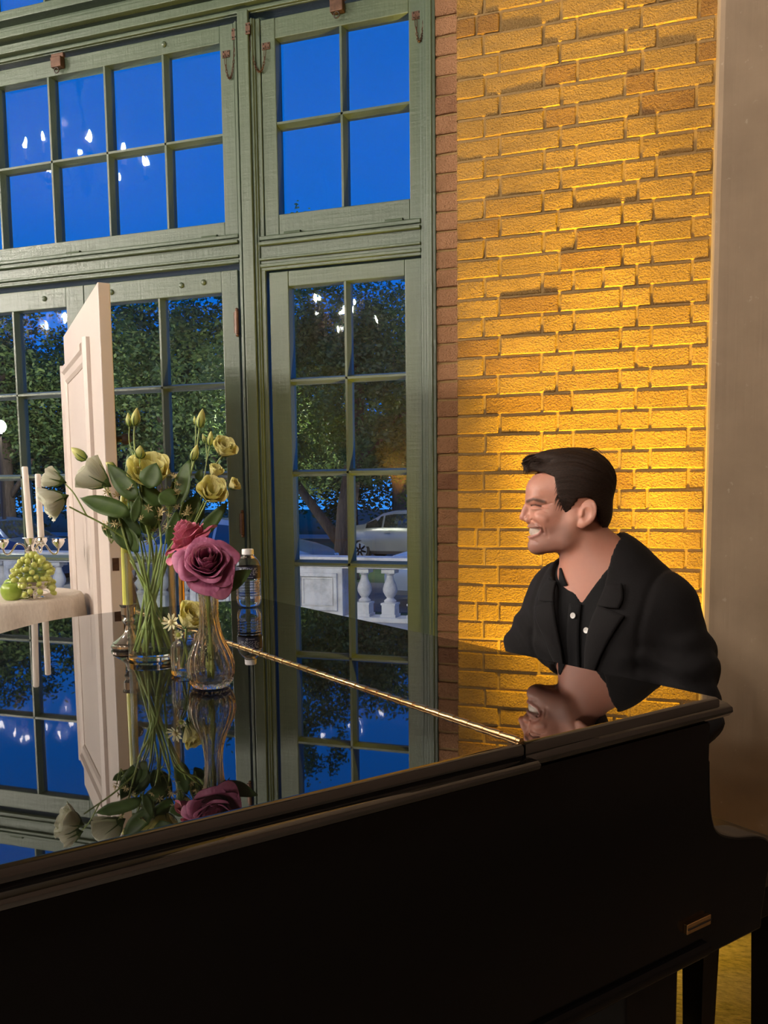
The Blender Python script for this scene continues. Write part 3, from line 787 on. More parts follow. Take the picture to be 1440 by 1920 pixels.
bud(s, (-1.022, 1.358, 1.348), (-1.038, 1.353, 1.358), 1.2)
s = lis_stem('lisianthus stem with three pointed buds at upper right', [vin(3.8), rim_pt(.6), (-.900, 1.39, 1.28), (-.888, 1.42, 1.37), (-.885, 1.433, 1.424)])
bud(s, (-.885, 1.433, 1.422), (-.880, 1.438, 1.458), .75); bud(s, (-.898, 1.440, 1.428), (-.900, 1.441, 1.445), .8); bud(s, (-.885, 1.405, 1.360), (-.877, 1.411, 1.390), .78)
stem_part(s, [(-.889, 1.42, 1.375), (-.896, 1.436, 1.405), (-.898, 1.440, 1.43)], .0012, .001, 'branch')
stem_part(s, [(-.900, 1.392, 1.29), (-.892, 1.402, 1.33), (-.885, 1.405, 1.362)], .0012, .001, 'branch')
s = lis_stem('lisianthus stem with the highest yellow bloom at right', [vin(2.8), rim_pt(.25), (-.878, 1.40, 1.27), (-.856, 1.43, 1.345), (-.843, 1.442, 1.370)])
lisianthus((-.848, 1.446, 1.372), (.50, -.30, .55), .027, s, LISIY, 1.0)
bud(s, (-.866, 1.436, 1.388), (-.864, 1.439, 1.416), .75); bud(s, (-.879, 1.443, 1.394), (-.885, 1.443, 1.412), .7)
stem_part(s, [(-.872, 1.412, 1.295), (-.872, 1.430, 1.35), (-.866, 1.436, 1.39)], .0012, .001, 'branch')
stem_part(s, [(-.871, 1.43, 1.352), (-.876, 1.44, 1.375), (-.879, 1.443, 1.396)], .0011, .001, 'branch')
s = lis_stem('lisianthus stem with the lowest yellow bloom at right above the roses', [vin(1.8), rim_pt(-.1), (-.866, 1.365, 1.235), (-.838, 1.378, 1.290)])
lisianthus((-.836, 1.381, 1.292), (.45, -.45, .40), .031, s, LISIY, 1.0)
lisianthus((-.805, 1.398, 1.310), (.75, -.05, .35), .017, s, LISIY, .8, n_out=4)
lisianthus((-.850, 1.416, 1.330), (.45, -.2, .55), .022, s, LISIY, .7, n_out=4)
bud(s, (-.851, 1.378, 1.293), (-.831, 1.386, 1.314), .7)
stem_part(s, [(-.866, 1.365, 1.237), (-.855, 1.395, 1.29), (-.850, 1.416, 1.332)], .0013, .001, 'branch')
stem_part(s, [(-.845, 1.375, 1.28), (-.825, 1.390, 1.295), (-.806, 1.398, 1.312)], .0012, .001, 'branch')
# blades of foliage, each on the stem it grows from
leaves = [((-.956, 1.331, 1.288), (-1.010, 1.320, 1.356), .027), ((-.956, 1.307, 1.261), (-1.043, 1.282, 1.297), .029), ((-.967, 1.318, 1.198), (-1.006, 1.313, 1.275), .025),
          ((-.932, 1.331, 1.310), (-.920, 1.340, 1.355), .031), ((-.901, 1.369, 1.271), (-.882, 1.385, 1.363), .029), ((-.917, 1.345, 1.300), (-.889, 1.353, 1.281), .028),
          ((-.944, 1.300, 1.250), (-.934, 1.308, 1.298), .014), ((-.931, 1.345, 1.242), (-.974, 1.337, 1.296), .030), ((-.897, 1.388, 1.240), (-.873, 1.403, 1.299), .027),
          ((-.864, 1.376, 1.215), (-.810, 1.401, 1.284), .019), ((-.920, 1.379, 1.226), (-.907, 1.388, 1.265), .021), ((-.997, 1.331, 1.218), (-1.030, 1.323, 1.243), .019),
          ((-.929, 1.360, 1.276), (-.965, 1.353, 1.320), .026), ((-.898, 1.397, 1.225), (-.866, 1.414, 1.284), .019), ((-.967, 1.363, 1.226), (-.941, 1.379, 1.285), .028),
          ((-.993, 1.365, 1.320), (-1.001, 1.368, 1.375), .012), ((-.978, 1.373, 1.355), (-.998, 1.370, 1.386), .010), ((-.881, 1.413, 1.324), (-.874, 1.418, 1.344), .012),
          ((-.950, 1.320, 1.195), (-.985, 1.325, 1.245), .022), ((-.905, 1.355, 1.20), (-.895, 1.365, 1.27), .022), ((-.96, 1.34, 1.22), (-1.0, 1.33, 1.27), .025)]
stems = [o for o in COL.objects if o.name.startswith('lisianthus_stem')]
for a, b, w in leaves:
    own = min(stems, key=lambda o: min((Vector(a) - PM[c.name].translation).length for c in o.children if c.name.startswith(('stem', 'branch', 'bud', 'bloom'))) + random.uniform(0, .01))
    leaf_blade(own, a, b, w * 1.35, .08)
# filler: sprays of small dried blossoms between the stems
star = MB()
for k in range(6):
    a = k * 1.047; star.add([(0, 0, 0), (.5 * math.cos(a - .35), .5 * math.sin(a - .35), .25), (math.cos(a), math.sin(a), .35), (.5 * math.cos(a + .35), .5 * math.sin(a + .35), .25)], [(0, 1, 2, 3)])
star.ball((0, 0, .1), .22, 6, 4)
star_me = mesh_of('blossom', star); star_me.materials.append(TAN)
rnd = random.Random(3)
for si, (cx, cy, cz, sx, sy, sz, n, ang) in enumerate([(-.985, 1.345, 1.303, .035, .02, .022, 18, 2.4), (-.915, 1.372, 1.300, .03, .015, .03, 24, 1.2), (-.955, 1.36, 1.25, .05, .02, .04, 20, 1.7), (-.885, 1.38, 1.262, .02, .015, .04, 8, .4), (-1.0, 1.31, 1.245, .02, .01, .012, 6, 2.9)]):
    t = thing('filler_spray', ['spray of small tan blossoms behind the white bloom', 'spray of small tan blossoms under the cream bloom', 'spray of small tan blossoms deep in the bouquet', 'spray of small tan blossoms at right above the roses', 'spray of small tan blossoms beside the panel'][si], 'flower', vin(ang), 'filler sprays in the tall vase')
    stem_part(t, [vin(ang + 3, .016, .02), rim_pt(ang, .028), (cx, cy, cz - .02)], .0016, .001)
    for k in range(n):
        p = Vector((cx + rnd.gauss(0, sx * .6), cy + rnd.gauss(0, sy * .6), cz + rnd.gauss(0, sz * .6)))
        o = place('blossom', star_me, axis_matrix(p, (rnd.uniform(-.6, .8), rnd.uniform(-1, .1), rnd.uniform(.0, 1)), rnd.uniform(0, 6), rnd.uniform(.0075, .0115)), t)
        obj('stalk', MB().tube([p, (p + Vector((cx, cy, cz - .035))) / 2 + Vector((0, 0, -.006)), (cx, cy, cz - .035)], .0006, 4), STEMM, t)
# extra bare stems that cross in the glass
for k in range(6):
    a = k * 1.05 + .5
    tp = rim_pt(a + 1.3, .034); h = rnd.uniform(.0, .05)
    t = thing('cut_stem', ['bare stem nearest the olive candle in the tall vase', 'bare stem leaning right at the back of the tall vase', 'bare stem leaning left at the back of the tall vase', 'bare stem across the middle of the tall vase', 'bare stem at the front of the tall vase', 'bare stem nearest the small jar in the tall vase'][k], 'flower', vin(a), 'bare stems in the tall vase')
    stem_part(t, [vin(a, .016, .028), (VX + rnd.uniform(-.01, .01), VY + rnd.uniform(-.01, .01), Z1 + .10), (tp[0], tp[1], Z1 + .18 + h)], .0026, .0020)

# ---- silver candlestick with an olive taper
CX, CY = -1.037, 1.401
cs = thing('candlestick', 'small polished silver candlestick beside the tall vase', 'candlestick', (CX, CY, Z1))
obj('body', MB().lathe([(.001, 0), (.033, 0), (.035, .003), (.0345, .007), (.031, .009), (.032, .012), (.024, .017), (.012, .026), (.0075, .036), (.006, .044), (.010, .049), (.0125, .054), (.008, .060), (.0135, .066), (.0135, .080), (.016, .083), (.0165, .086), (.010, .086), (.010, .078), (.001, .078)], 36, (CX, CY, Z1)), CHROME, cs, auto=35)
tp = thing('taper_candle', 'olive green taper candle standing in the silver candlestick', 'candle', (CX, CY, Z1 + .08))
obj('wax', MB().lathe([(.0098, .0), (.0098, .02), (.0085, .19), (.006, .215), (.0015, .224)], 20, (CX, CY, Z1 + .0785)), CANDLEG, tp, auto=40)
obj('wick', MB().tube([(CX, CY, Z1 + .30), (CX + .001, CY, Z1 + .311)], .0008, 6), IRON, tp)

# ---- fluted bud vase with two roses
RX, RY = -.704, 1.150
rv = thing('bud_vase', 'fluted pressed glass bud vase with a round belly', 'vase', (RX, RY, Z1))
def swirl(z, a): return .065 * math.cos(16 * (a + z * 5.0)) * (1 if .004 < z < .165 else .3)
prof = [(.001, .0), (.0235, 0), (.029, .004), (.0335, .016), (.0352, .030), (.0335, .044), (.0275, .060), (.0205, .076), (.0155, .096), (.0135, .116), (.0140, .136), (.0165, .156), (.0205, .172), (.0235, .179)]
inn = [(.0215, .1785), (.0188, .172), (.0148, .156), (.0123, .136), (.0118, .116), (.0136, .096), (.0185, .076), (.0255, .060), (.0312, .044), (.0328, .030), (.031, .018), (.024, .010), (.001, .009)]
obj('glass', MB().lathe(spline(prof, 3) + spline(inn, 3), 84, (RX, RY, Z1), fluted=swirl), GLASSW, rv, smooth=True)
def rose(label, c, axis, size, mat, foot, seed):
    t = thing('rose', label, 'rose', foot, 'roses in the bud vase')
    ax = Vector(axis).normalized(); c = Vector(c)
    stem_part(t, [foot, (Vector(foot) + Vector((RX, RY, Z1 + .13))) / 2, (RX + (c.x - RX) * .1, RY + (c.y - RY) * .1, Z1 + .14), c - ax * size * .55 - Vector((0, 0, size * .25)), c - ax * size * .45], .0026, .0024)
    b = obj('bloom', MB().lathe([(.05, -.15), (.22, -.05), (.25, .15), (.12, .45), (.01, .5)], 12, M=axis_matrix(c - ax * size * .45, ax, 0, size)), mat, t, smooth=True)
    me = b.data; uv = me.uv_layers.new(name='UVMap')
    rnd = random.Random(seed); N = 32
    for k in range(N):
        q = k / (N - 1)
        rr = .09 + .50 * q; H = 1.08 - .42 * q ** 1.3; fl = .30 * q ** 2; rollb = max(0, q - .25)
        pm = petal(1.40 - .62 * q + rnd.uniform(-.12, .12), lambda u, rr=rr, fl=fl, rb=rollb: .05 + rr * min(1, u * 1.7) ** .6 + fl * u ** 2.5 + rb * .20 * u ** 8,
                   lambda u, H=H, rb=rollb, q=q: H * u ** .9 - .42 * rb * u ** 9 - .14 * q * u, .014 + .045 * q, seed + k, .10 + .14 * q, rnd.uniform(-.2, .2))
        M = axis_matrix(c - ax * size * .45 + ax * size * (.06 * (1 - q)), ax, k * 2.39996 + rnd.uniform(-.2, .2), size)
        put_petal(pm, M @ Matrix.Rotation(rnd.uniform(-.16, .10) * q, 4, 'Y') @ Matrix.Rotation(rnd.uniform(-.10, .10) * q, 4, 'X'), b, mat)
    sp = MB()
    for k in range(5):
        M = axis_matrix(c - ax * size * .5, ax, k * 1.257 + .4, size)
        sp.tube([M @ Vector(p) for p in ((.08, 0, -.1), (.30, 0, -.08), (.52, 0, -.22), (.68, 0, -.30))], [.003, .004, .002, .0003], 5)
    obj('sepals', sp, LEAFM, t)
    return t
tc = Vector((.521, -.849, .080)); rt = Vector((.948, .319, 0)); up_ = Vector((-.02, .10, .99))
r1 = rose('mauve open rose facing the viewer in the bud vase', (-.696, 1.136, 1.194), tc * .82 + up_ * .42 - rt * .06, .053, ROSEM, (RX - .006, RY + .004, Z1 + .012), 100)
leaf_blade(r1, (-.690, 1.150, 1.150), (-.645, 1.180, 1.182), .030, .1)
r2 = rose('pink rose leaning back behind the mauve rose', (-.752, 1.182, 1.226), tc * .22 + up_ * .72 - rt * .50, .052, ROSEP, (RX + .006, RY - .004, Z1 + .012), 200)

# ---- small pressed glass jar with posy
JX, JY = -.795, 1.222
jr = thing('small_jar', 'small pressed glass jar between the two vases', 'jar', (JX, JY, Z1))
def facet(z, a): return .035 * (abs(math.sin(9 * a)) - .5) * (1 if z < .05 else 0)
obj('glass', MB().lathe([(.001, 0), (.0225, 0), (.0245, .004), (.0245, .046), (.0215, .053), (.0165, .057), (.0165, .062), (.0185, .066), (.0185, .069), (.0160, .069), (.0150, .058), (.0195, .052), (.0220, .045), (.0220, .008), (.001, .006)], 72, (JX, JY, Z1), fluted=facet), GLASS, jr, auto=40)
ps = thing('posy_stem', 'yellow lisianthus head in the small jar', 'flower', (JX, JY, Z1 + .01), 'posy in the small jar')
stem_part(ps, [(JX - .008, JY, Z1 + .012), (JX, JY, Z1 + .05), (-.785, 1.212, 1.080)], .0022, .0018)
lisianthus((-.790, 1.215, 1.082), (.42, -.10, .42), .034, ps, LISIY, .9)
ds = thing('daisy_stem', 'pale many petalled daisy in the small jar', 'flower', (JX, JY, Z1 + .01), 'posy in the small jar')
stem_part(ds, [(JX + .008, JY, Z1 + .012), (JX - .002, JY - .002, Z1 + .05), (-.797, 1.192, 1.088)], .0018, .0014)
dm = petal(.16, lambda u: .1 + .9 * u, lambda u: .25 * u * u, .01, 5, .3)
DAISY = petal_mat('pale_daisy_petal', (.60, .62, .26), (.82, .78, .50))
hd = obj('head', MB().ball((-.797, 1.186, 1.092), .005, 8, 6), TAN, ds, smooth=True)
for k in range(18):
    put_petal(dm, axis_matrix((-.797, 1.186, 1.092), tc + up_ * .3 - rt * .5, k * .349 + (.17 if k % 2 else 0), .0155 if k % 2 else .013), hd, DAISY)
d2s = thing('daisy_stem', 'half open small daisy low in the small jar', 'flower', (JX, JY, Z1 + .01), 'posy in the small jar')
stem_part(d2s, [(JX, JY + .006, Z1 + .012), (JX + .003, JY - .004, Z1 + .05), (-.785, 1.188, 1.071)], .0016, .0012)
hd = obj('head', MB().ball((-.785, 1.187, 1.072), .004, 8, 6), LISIY, d2s, smooth=True)
for k in range(8): put_petal(dm, axis_matrix((-.785, 1.187, 1.072), tc + up_ * .2, k * .785, .010) @ Matrix.Diagonal((.8, 2.0, 2.4, 1)), hd, LISIY)

# ---- small water bottle
BX, BY = -1.104, 2.002
bt = thing('water_bottle', 'small plastic water bottle with white cap and dark label', 'bottle', (BX, BY, Z1))
ribs = []
for k in range(6): ribs += [(.0325, .028 + k * .0075), (.0305, .0318 + k * .0075)]
bprof = [(.001, .004), (.012, .003), (.020, .0), (.027, .003), (.0315, .012), (.0325, .024)] + ribs + [(.0325, .074), (.0322, .108), (.0318, .112), (.029, .120), (.022, .129), (.0145, .135), (.0128, .139), (.0128, .143)]
obj('shell', MB().lathe(bprof + [(r - .0008 if r > .002 else r, z + (.001 if r < .03 else 0)) for r, z in reversed(bprof)], 40, (BX, BY, Z1)), PLASTIC, bt, auto=50)
obj('water', MB().lathe([(max(.001, r - .0012), z + .002) for r, z in bprof if z < .10] + [(.0305, .098), (.001, .098)], 36, (BX, BY, Z1)), WATER, bt, auto=50)
obj('cap', MB().lathe([(.0150, .1385), (.0152, .140), (.0150, .150), (.0140, .1525), (.001, .1525)], 48, (BX, BY, Z1), fluted=lambda z, a: .02 * math.cos(24 * a)), simple('white_cap_plastic', (.82, .80, .78), .45), bt, auto=50)
m = NT('navy_label'); m.base((.012, .018, .05)); m.set(Roughness=.35); NAVY = m.m
lb = obj('label', MB().lathe([(.0328, .0755), (.0331, .0765), (.0331, .1065), (.0328, .1075)], 40, (BX, BY, Z1), cap0=False, cap1=False), NAVY, bt, smooth=True)
INK = simple('label_print', (.62, .66, .75), .5)
tx = MB(); rnd = random.Random(2)
def on_label(a, z, w, h):
    for k in range(max(1, int(w / .004))):
        a0 = a + k * .004 / .0333; a1 = a0 + .0035 / .0333
        vs = [(BX + .0334 * math.cos(q), BY + .0334 * math.sin(q), Z1 + zz) for q, zz in ((a0, z), (a1, z), (a1, z + h), (a0, z + h))]
        tx.add(vs, [(0, 1, 2, 3)])
base_a = math.atan2(-BY, -BX)
for row in range(8):
    a = base_a - .75
    while a < base_a + .65:
        w = rnd.uniform(.004, .010); on_label(a, .0865 + row * .0024, w, .0009); a += (w + .002) / .0333
for k in range(12):
    q0, q1 = 2 * math.pi * k / 12, 2 * math.pi * (k + 1) / 12; aa = base_a - .25
    tx.add([(BX + .0335 * math.cos(aa + r * math.cos(q) / .0333), BY + .0335 * math.sin(aa + r * math.cos(q) / .0333), Z1 + .0805 + r * math.sin(q)) for r, q in ((.0016, q0), (.0028, q0), (.0028, q1), (.0016, q1))], [(0, 1, 2, 3)])
on_label(base_a - .1, .0800, .016, .0010)
obj('print', tx, INK, lb)
# ================================================================== the pianist: signed distance fields turned into meshes
def nets(field, lo, hi, h, chunk=400000):
    """surface nets: field(P) -> signed distance; returns vertices and quads"""
    lo = np.array(lo, float); hi = np.array(hi, float); n = np.ceil((hi - lo) / h).astype(int) + 1
    ax = [lo[i] + h * np.arange(n[i]) for i in range(3)]
    ev = lambda G: np.concatenate([field(G[i:i + chunk]) for i in range(0, len(G), chunk)]) if len(G) else np.zeros(0)
    step = 5; cn = (n - 1) // step + 2                      # coarse pass, then only the nodes near the surface
    ca = [lo[i] + h * step * np.arange(cn[i]) for i in range(3)]
    CF = ev(np.stack(np.meshgrid(*ca, indexing='ij'), -1).reshape(-1, 3)).reshape(cn)
    ii = [np.minimum((np.arange(n[i]) + step // 2) // step, cn[i] - 1) for i in range(3)]
    F = CF[np.ix_(*ii)].copy(); near = np.abs(F) < h * step * 1.6
    w_ = np.argwhere(near); F[near] = ev(lo + h * w_)
    S = F < 0
    corners = [(i, j, k) for i in (0, 1) for j in (0, 1) for k in (0, 1)]
    sl = lambda a, o: a[o[0]:a.shape[0] - 1 + o[0], o[1]:a.shape[1] - 1 + o[1], o[2]:a.shape[2] - 1 + o[2]]
    cnt = sum(sl(S, c).astype(int) for c in corners)
    act = (cnt > 0) & (cnt < 8)
    idx = -np.ones(act.shape, int); cells = np.argwhere(act); idx[act] = np.arange(len(cells))
    acc = np.zeros((len(cells), 3)); w = np.zeros(len(cells))
    for a in corners:
        for d in range(3):
            if a[d]: continue
            b = list(a); b[d] = 1
            fa = F[cells[:, 0] + a[0], cells[:, 1] + a[1], cells[:, 2] + a[2]]; fb = F[cells[:, 0] + b[0], cells[:, 1] + b[1], cells[:, 2] + b[2]]
            m_ = (fa < 0) != (fb < 0); t = np.where(m_, fa / np.where(m_, fa - fb, 1), 0)
            p = np.tile(np.array(a, float), (len(cells), 1)); p[:, d] += t
            acc[m_] += p[m_]; w[m_] += 1
    V = lo + h * (cells + acc / w[:, None])
    Q = []
    for d in range(3):
        e1, e2 = (d + 1) % 3, (d + 2) % 3
        a = [slice(None)] * 3; b = [slice(None)] * 3; a[d] = slice(0, -1); b[d] = slice(1, None)
        ch = np.argwhere(S[tuple(a)] != S[tuple(b)])
        ok = (ch[:, e1] > 0) & (ch[:, e2] > 0) & (ch[:, e1] < n[e1] - 1) & (ch[:, e2] < n[e2] - 1); ch = ch[ok]
        inside = S[ch[:, 0], ch[:, 1], ch[:, 2]]
        def cid(o1, o2):
            c = ch.copy(); c[:, e1] -= o1; c[:, e2] -= o2; return idx[c[:, 0], c[:, 1], c[:, 2]]
        q = np.stack([cid(1, 1), cid(0, 1), cid(0, 0), cid(1, 0)], 1)
        q[~inside] = q[~inside][:, ::-1]
        Q.append(q)
    return V, np.concatenate(Q)
def smin(a, b, k):
    h = np.clip(.5 + .5 * (b - a) / k, 0, 1); return b + (a - b) * h - k * h * (1 - h)
def smax(a, b, k): return -smin(-a, -b, k)
def sd_ell(P, c, r):
    q = (P - np.array(c)) / np.array(r); k0 = np.linalg.norm(q, axis=1); k1 = np.linalg.norm(q / np.array(r), axis=1)
    return k0 * (k0 - 1) / np.maximum(k1, 1e-9)
def sd_cap(P, a, b, ra, rb=None):
    rb = ra if rb is None else rb; a = np.array(a, float); b = np.array(b, float); d = b - a
    t = np.clip(((P - a) @ d) / max(d @ d, 1e-12), 0, 1)
    return np.linalg.norm(P - a - t[:, None] * d, axis=1) - (ra + (rb - ra) * t)
def sd_chain(P, pts, rads, k):
    f = None
    for i in range(len(pts) - 1):
        g = sd_cap(P, pts[i], pts[i + 1], rads[i], rads[i + 1]); f = g if f is None else smin(f, g, k)
    return f
def sd_poly(X, Y, poly):
    """signed distance to a closed polygon in the plane"""
    d = np.full(X.shape, 1e9); ins = np.zeros(X.shape, bool); n = len(poly)
    for i in range(n):
        ax_, ay = poly[i]; bx, by = poly[(i + 1) % n]; ex, ey = bx - ax_, by - ay
        t = np.clip(((X - ax_) * ex + (Y - ay) * ey) / (ex * ex + ey * ey), 0, 1)
        d = np.minimum(d, np.hypot(X - ax_ - t * ex, Y - ay - t * ey))
        c = ((ay > Y) != (by > Y)) & (X < ax_ + (Y - ay) / (by - ay if by != ay else 1e-9) * ex)
        ins ^= c
    return np.where(ins, -d, d)
def sst(a, b, x):
    t = np.clip((x - a) / (b - a), 0, 1); return t * t * (3 - 2 * t)
def lump(P, s, seed=0):
    rg = np.random.default_rng(seed); f = 0
    for i in range(5):
        k = rg.normal(size=3) * s; f = f + np.sin(P @ k + rg.uniform(0, 6))
    return f / 5

PSC = .93
def TS(V):
    """final place of the upper body: nearer to the keyboard"""
    C = np.array([0, 0, 1.30]); return C + (np.asarray(V, float) - C) * PSC
# ---- head frame (millimetres: u forward, y to his left, w up; origin between the ears)
HO = np.array([-.2532, 2.1354, 1.2372]); HS = 1.033e-3
HF = np.array([-.9929, -.1181, -.0124]); HU = np.array([-.0157, .0275, .9995]); HL = np.cross(HU, HF)
def to_head(P): q = (P - HO) / HS; return np.stack([q @ HF, q @ HL, q @ HU], 1)
def from_head(Q): Q = np.atleast_2d(np.array(Q, float)); return HO + HS * (Q[:, :1] * HF + Q[:, 1:2] * HL + Q[:, 2:3] * HU)
def mir(Q):
    q = Q.copy(); q[:, 1] = np.abs(q[:, 1]); return q
def skull(Q):
    f = sd_ell(Q, (26, 0, 62), (89, 71, 80))
    f = smin(f, sd_ell(Q, (82, 0, 58), (54, 57, 50)), 14)
    f = smin(f, sd_ell(Q, (70, 0, 5), (57, 57, 62)), 14)
    return f
NECK_A, NECK_B = (6, 0, -45), (-34, 0, -185)
def neck(Q): q = Q * np.array([1, 1.08, 1]); return sd_cap(q, NECK_A, NECK_B, 59, 63)
MOUTH = [(150, -27), (132, -27), (115, -28), (98, -30.5), (106, -40), (120, -45), (132, -46.5), (150, -46)]
def d_line(Q, pts):
    """distance in the profile plane to a polyline of (u, w)"""
    d = np.full(len(Q), 1e9)
    for (a, b), (c, e) in zip(pts, pts[1:]):
        ex, ey = c - a, e - b; t = np.clip(((Q[:, 0] - a) * ex + (Q[:, 2] - b) * ey) / (ex * ex + ey * ey), 0, 1)
        d = np.minimum(d, np.hypot(Q[:, 0] - a - t * ex, Q[:, 2] - b - t * ey))
    return d
LASH = [(121, 25.5), (110, 26.5), (97, 23)]; BROW = [(131, 35.5), (115, 40), (90, 33)]
RELIEF = [(LASH, 3.0, 3.0), ([(98, 24), (84, 27), (72, 30)], 2.4, 1.3), ([(98, 21), (78, 19)], 2.4, 1.3), ([(100, 16), (82, 8)], 2.4, 1.1),
          (BROW, 8, -3.0), ([(119, 17.5), (106, 17), (96, 19)], 5, -2.0), ([(120, 32), (108, 33), (96, 29)], 4.5, -1.6),
          ([(119, -8), (107, -15), (95, -25), (91, -38)], 5, 2.6), ([(112, -22), (104, -24)], 4, -1.2), ([(104, -2), (90, -8)], 14, -2.5),
          ([(84, -30), (82, -48)], 5, 1.0), ([(118, -58), (108, -62)], 5, 1.2)]
def face0(Q):
    m_ = mir(Q)
    f = skull(Q)
    f = smin(f, sd_ell(Q, (66, 0, -30), (54, 45, 50)), 16)                       # lower face
    f = smin(f, sd_ell(m_, (48, 29, -28), (40, 30, 42)), 20)                     # side of the cheek
    jaw = smin(sd_cap(m_, (98, 11, -68), (36, 40, -57), 20, 20), sd_cap(m_, (36, 40, -57), (16, 50, -8), 20, 18), 14)
    f = smin(f, jaw, 24)
    f = smin(f, sd_ell(Q, (108, 0, -70), (24, 24, 22)), 10)                      # chin
    f = smin(f, sd_ell(Q, (103, 0, -36), (29.5, 29, 26)), 10)                    # muzzle
    f = smin(f, sd_cap(m_, (126, 6, 38), (106, 42, 41), 9, 8), 13)               # brow
    f = smax(f, -sd_ell(m_, (137, 29, 22), (13, 15, 8)), 8)                      # sockets
    f = smin(f, sd_ell(m_, (106, 32, 21), (14, 17, 13)), 6)                      # eyeball under the lids
    f = smin(f, sd_ell(m_, (86, 38, -6), (25, 21, 24)), 22)                      # raised cheeks
    nose = smin(sd_chain(Q, [(128, 0, 34), (135, 0, 16), (141.5, 0, -1)], [8.5, 8.5, 9.8], 6), sd_ell(m_, (126, 13, -7), (12, 8.5, 9.5)), 6)
    nose = smax(nose, -sd_ell(m_, (135, 6.5, -17), (6, 3.5, 5)), 2)
    nose = smin(nose, sd_cap(Q, (121, 0, 24), (125, 0, -6), 9, 13), 6)
    f = smin(f, nose, 5)
    side = sst(7, 13, m_[:, 1]) * sst(60, 75, Q[:, 0])
    for pts, w_, dep in RELIEF:
        f = f + dep * side * sst(w_, w_ * .15, d_line(Q, pts))
    md = sd_poly(Q[:, 0], Q[:, 2], MOUTH)
    f = f - 2.0 * sst(5.5, 1.0, np.abs(md - 3.0)) * sst(92, 104, Q[:, 0])          # lips
    return f, md
def face(Q):
    f, md = face0(Q)
    f = f + 11 * sst(.8, -2.2, md) * sst(85, 95, Q[:, 0])                        # laughing mouth
    return smin(f, neck(Q), 14)
def teeth_field(P):
    Q = to_head(P); f, md = face0(Q)
    y = Q[:, 1]; g = f + 4.6 + .7 * sst(.75, 1.0, np.abs(np.cos(y * .40))) + 1.2 * sst(-43.5, -46, Q[:, 2])
    return np.maximum(np.maximum(g, -(f + 9.5)), md - 2.5) * HS
def ear(Q):
    m_ = mir(Q); c = np.array([-8, 73, 4]); t = R_(-14)
    d = m_ - c; x = d[:, 0] * math.cos(t) - d[:, 2] * math.sin(t); z = d[:, 0] * math.sin(t) + d[:, 2] * math.cos(t); y = d[:, 1] + .42 * x
    E = np.stack([x, y, z], 1)
    e = sd_ell(E, (0, 0, 3), (20, 6.5, 31)); e = smin(e, sd_ell(E, (6, -1, -25), (10, 6, 11)), 6)
    e = smax(e, -sd_ell(E, (2, 8.5, -1), (11, 8.5, 16)), 3); e = smax(e, -sd_chain(E, [(9, 7.5, 20), (-5, 7.5, 25), (-13, 7.5, 12), (-13, 7.5, -6)], [3.5, 3.8, 3.6, 2.5], 2), 3)
    e = smin(e, sd_ell(E, (12.5, 2.5, -4), (4.5, 5, 7)), 4)
    return e
def head_field(P):
    Q = to_head(P); return smin(smin(face(Q), ear(Q), 4) * HS, torso(P, -.011), .045)
# ---- body frame
BF = np.array([-.417, -.909, 0]); BF /= np.linalg.norm(BF); BL = np.array([-BF[1], BF[0], 0]); BL = np.array([.909, -.417, 0])
SCN = np.array([-.192, 2.155, 0])
def to_body(P): q = P - SCN; return np.stack([q @ BF, q @ BL, P[:, 2]], 1)
def BW(f, l, z): return SCN + BF * f + BL * l + np.array([0, 0, z])
SHL, SHR = BW(.0, .152, 1.018), BW(.0, -.150, 1.026)
ELL, ELR = np.array([.006, 2.045, .775]), np.array([-.405, 2.165, .785])
WRL, WRR = np.array([-.165, 1.835, .728]), np.array([-.575, 1.960, .730])
HIP = BW(-.06, 0, .58)
HIPF = TS(HIP)
def LW(f, l, z):
    p = HIPF + BF * f + BL * l; return np.array([p[0], p[1], z])
def torso(P, grow=0.0):
    B = to_body(P)
    lean = .055 * (B[:, 2] - 1.0)                     # upper body leans a little over the keys
    C = B.copy(); C[:, 0] = B[:, 0] - lean
    f = sd_ell(C, (0.005, 0, .90), (.128, .182, .30))
    f = smin(f, sd_ell(C, (-.01, 0, .66), (.135, .185, .20)), .08)
    f = smin(f, sd_cap(C, (-.012, -.118, 1.024), (-.012, .112, 1.018), .072), .06)
    f = smin(f, sd_cap(C, (-.02, -.10, 1.055), (-.035, .0, 1.100), .050, .060), .05)
    f = smin(f, sd_cap(C, (-.02, .10, 1.045), (-.035, .0, 1.098), .050, .060), .05)
    f = smin(f, sd_ell(C, (.055, .085, .96), (.075, .085, .10)), .05); f = smin(f, sd_ell(C, (.055, -.085, .96), (.075, .085, .10)), .05)
    return f - grow
def arms(P, grow=0.0):
    f = sd_chain(P, [SHL, (SHL + ELL) / 2 + np.array([.012, 0, .0]), ELL, (ELL + WRL) / 2, WRL], [.069, .067, .060, .052, .043], .03)
    g = sd_chain(P, [SHR, (SHR + ELR) / 2 + np.array([-.012, 0, .0]), ELR, (ELR + WRR) / 2, WRR], [.069, .067, .060, .052, .043], .03)
    return np.minimum(f, g) - grow
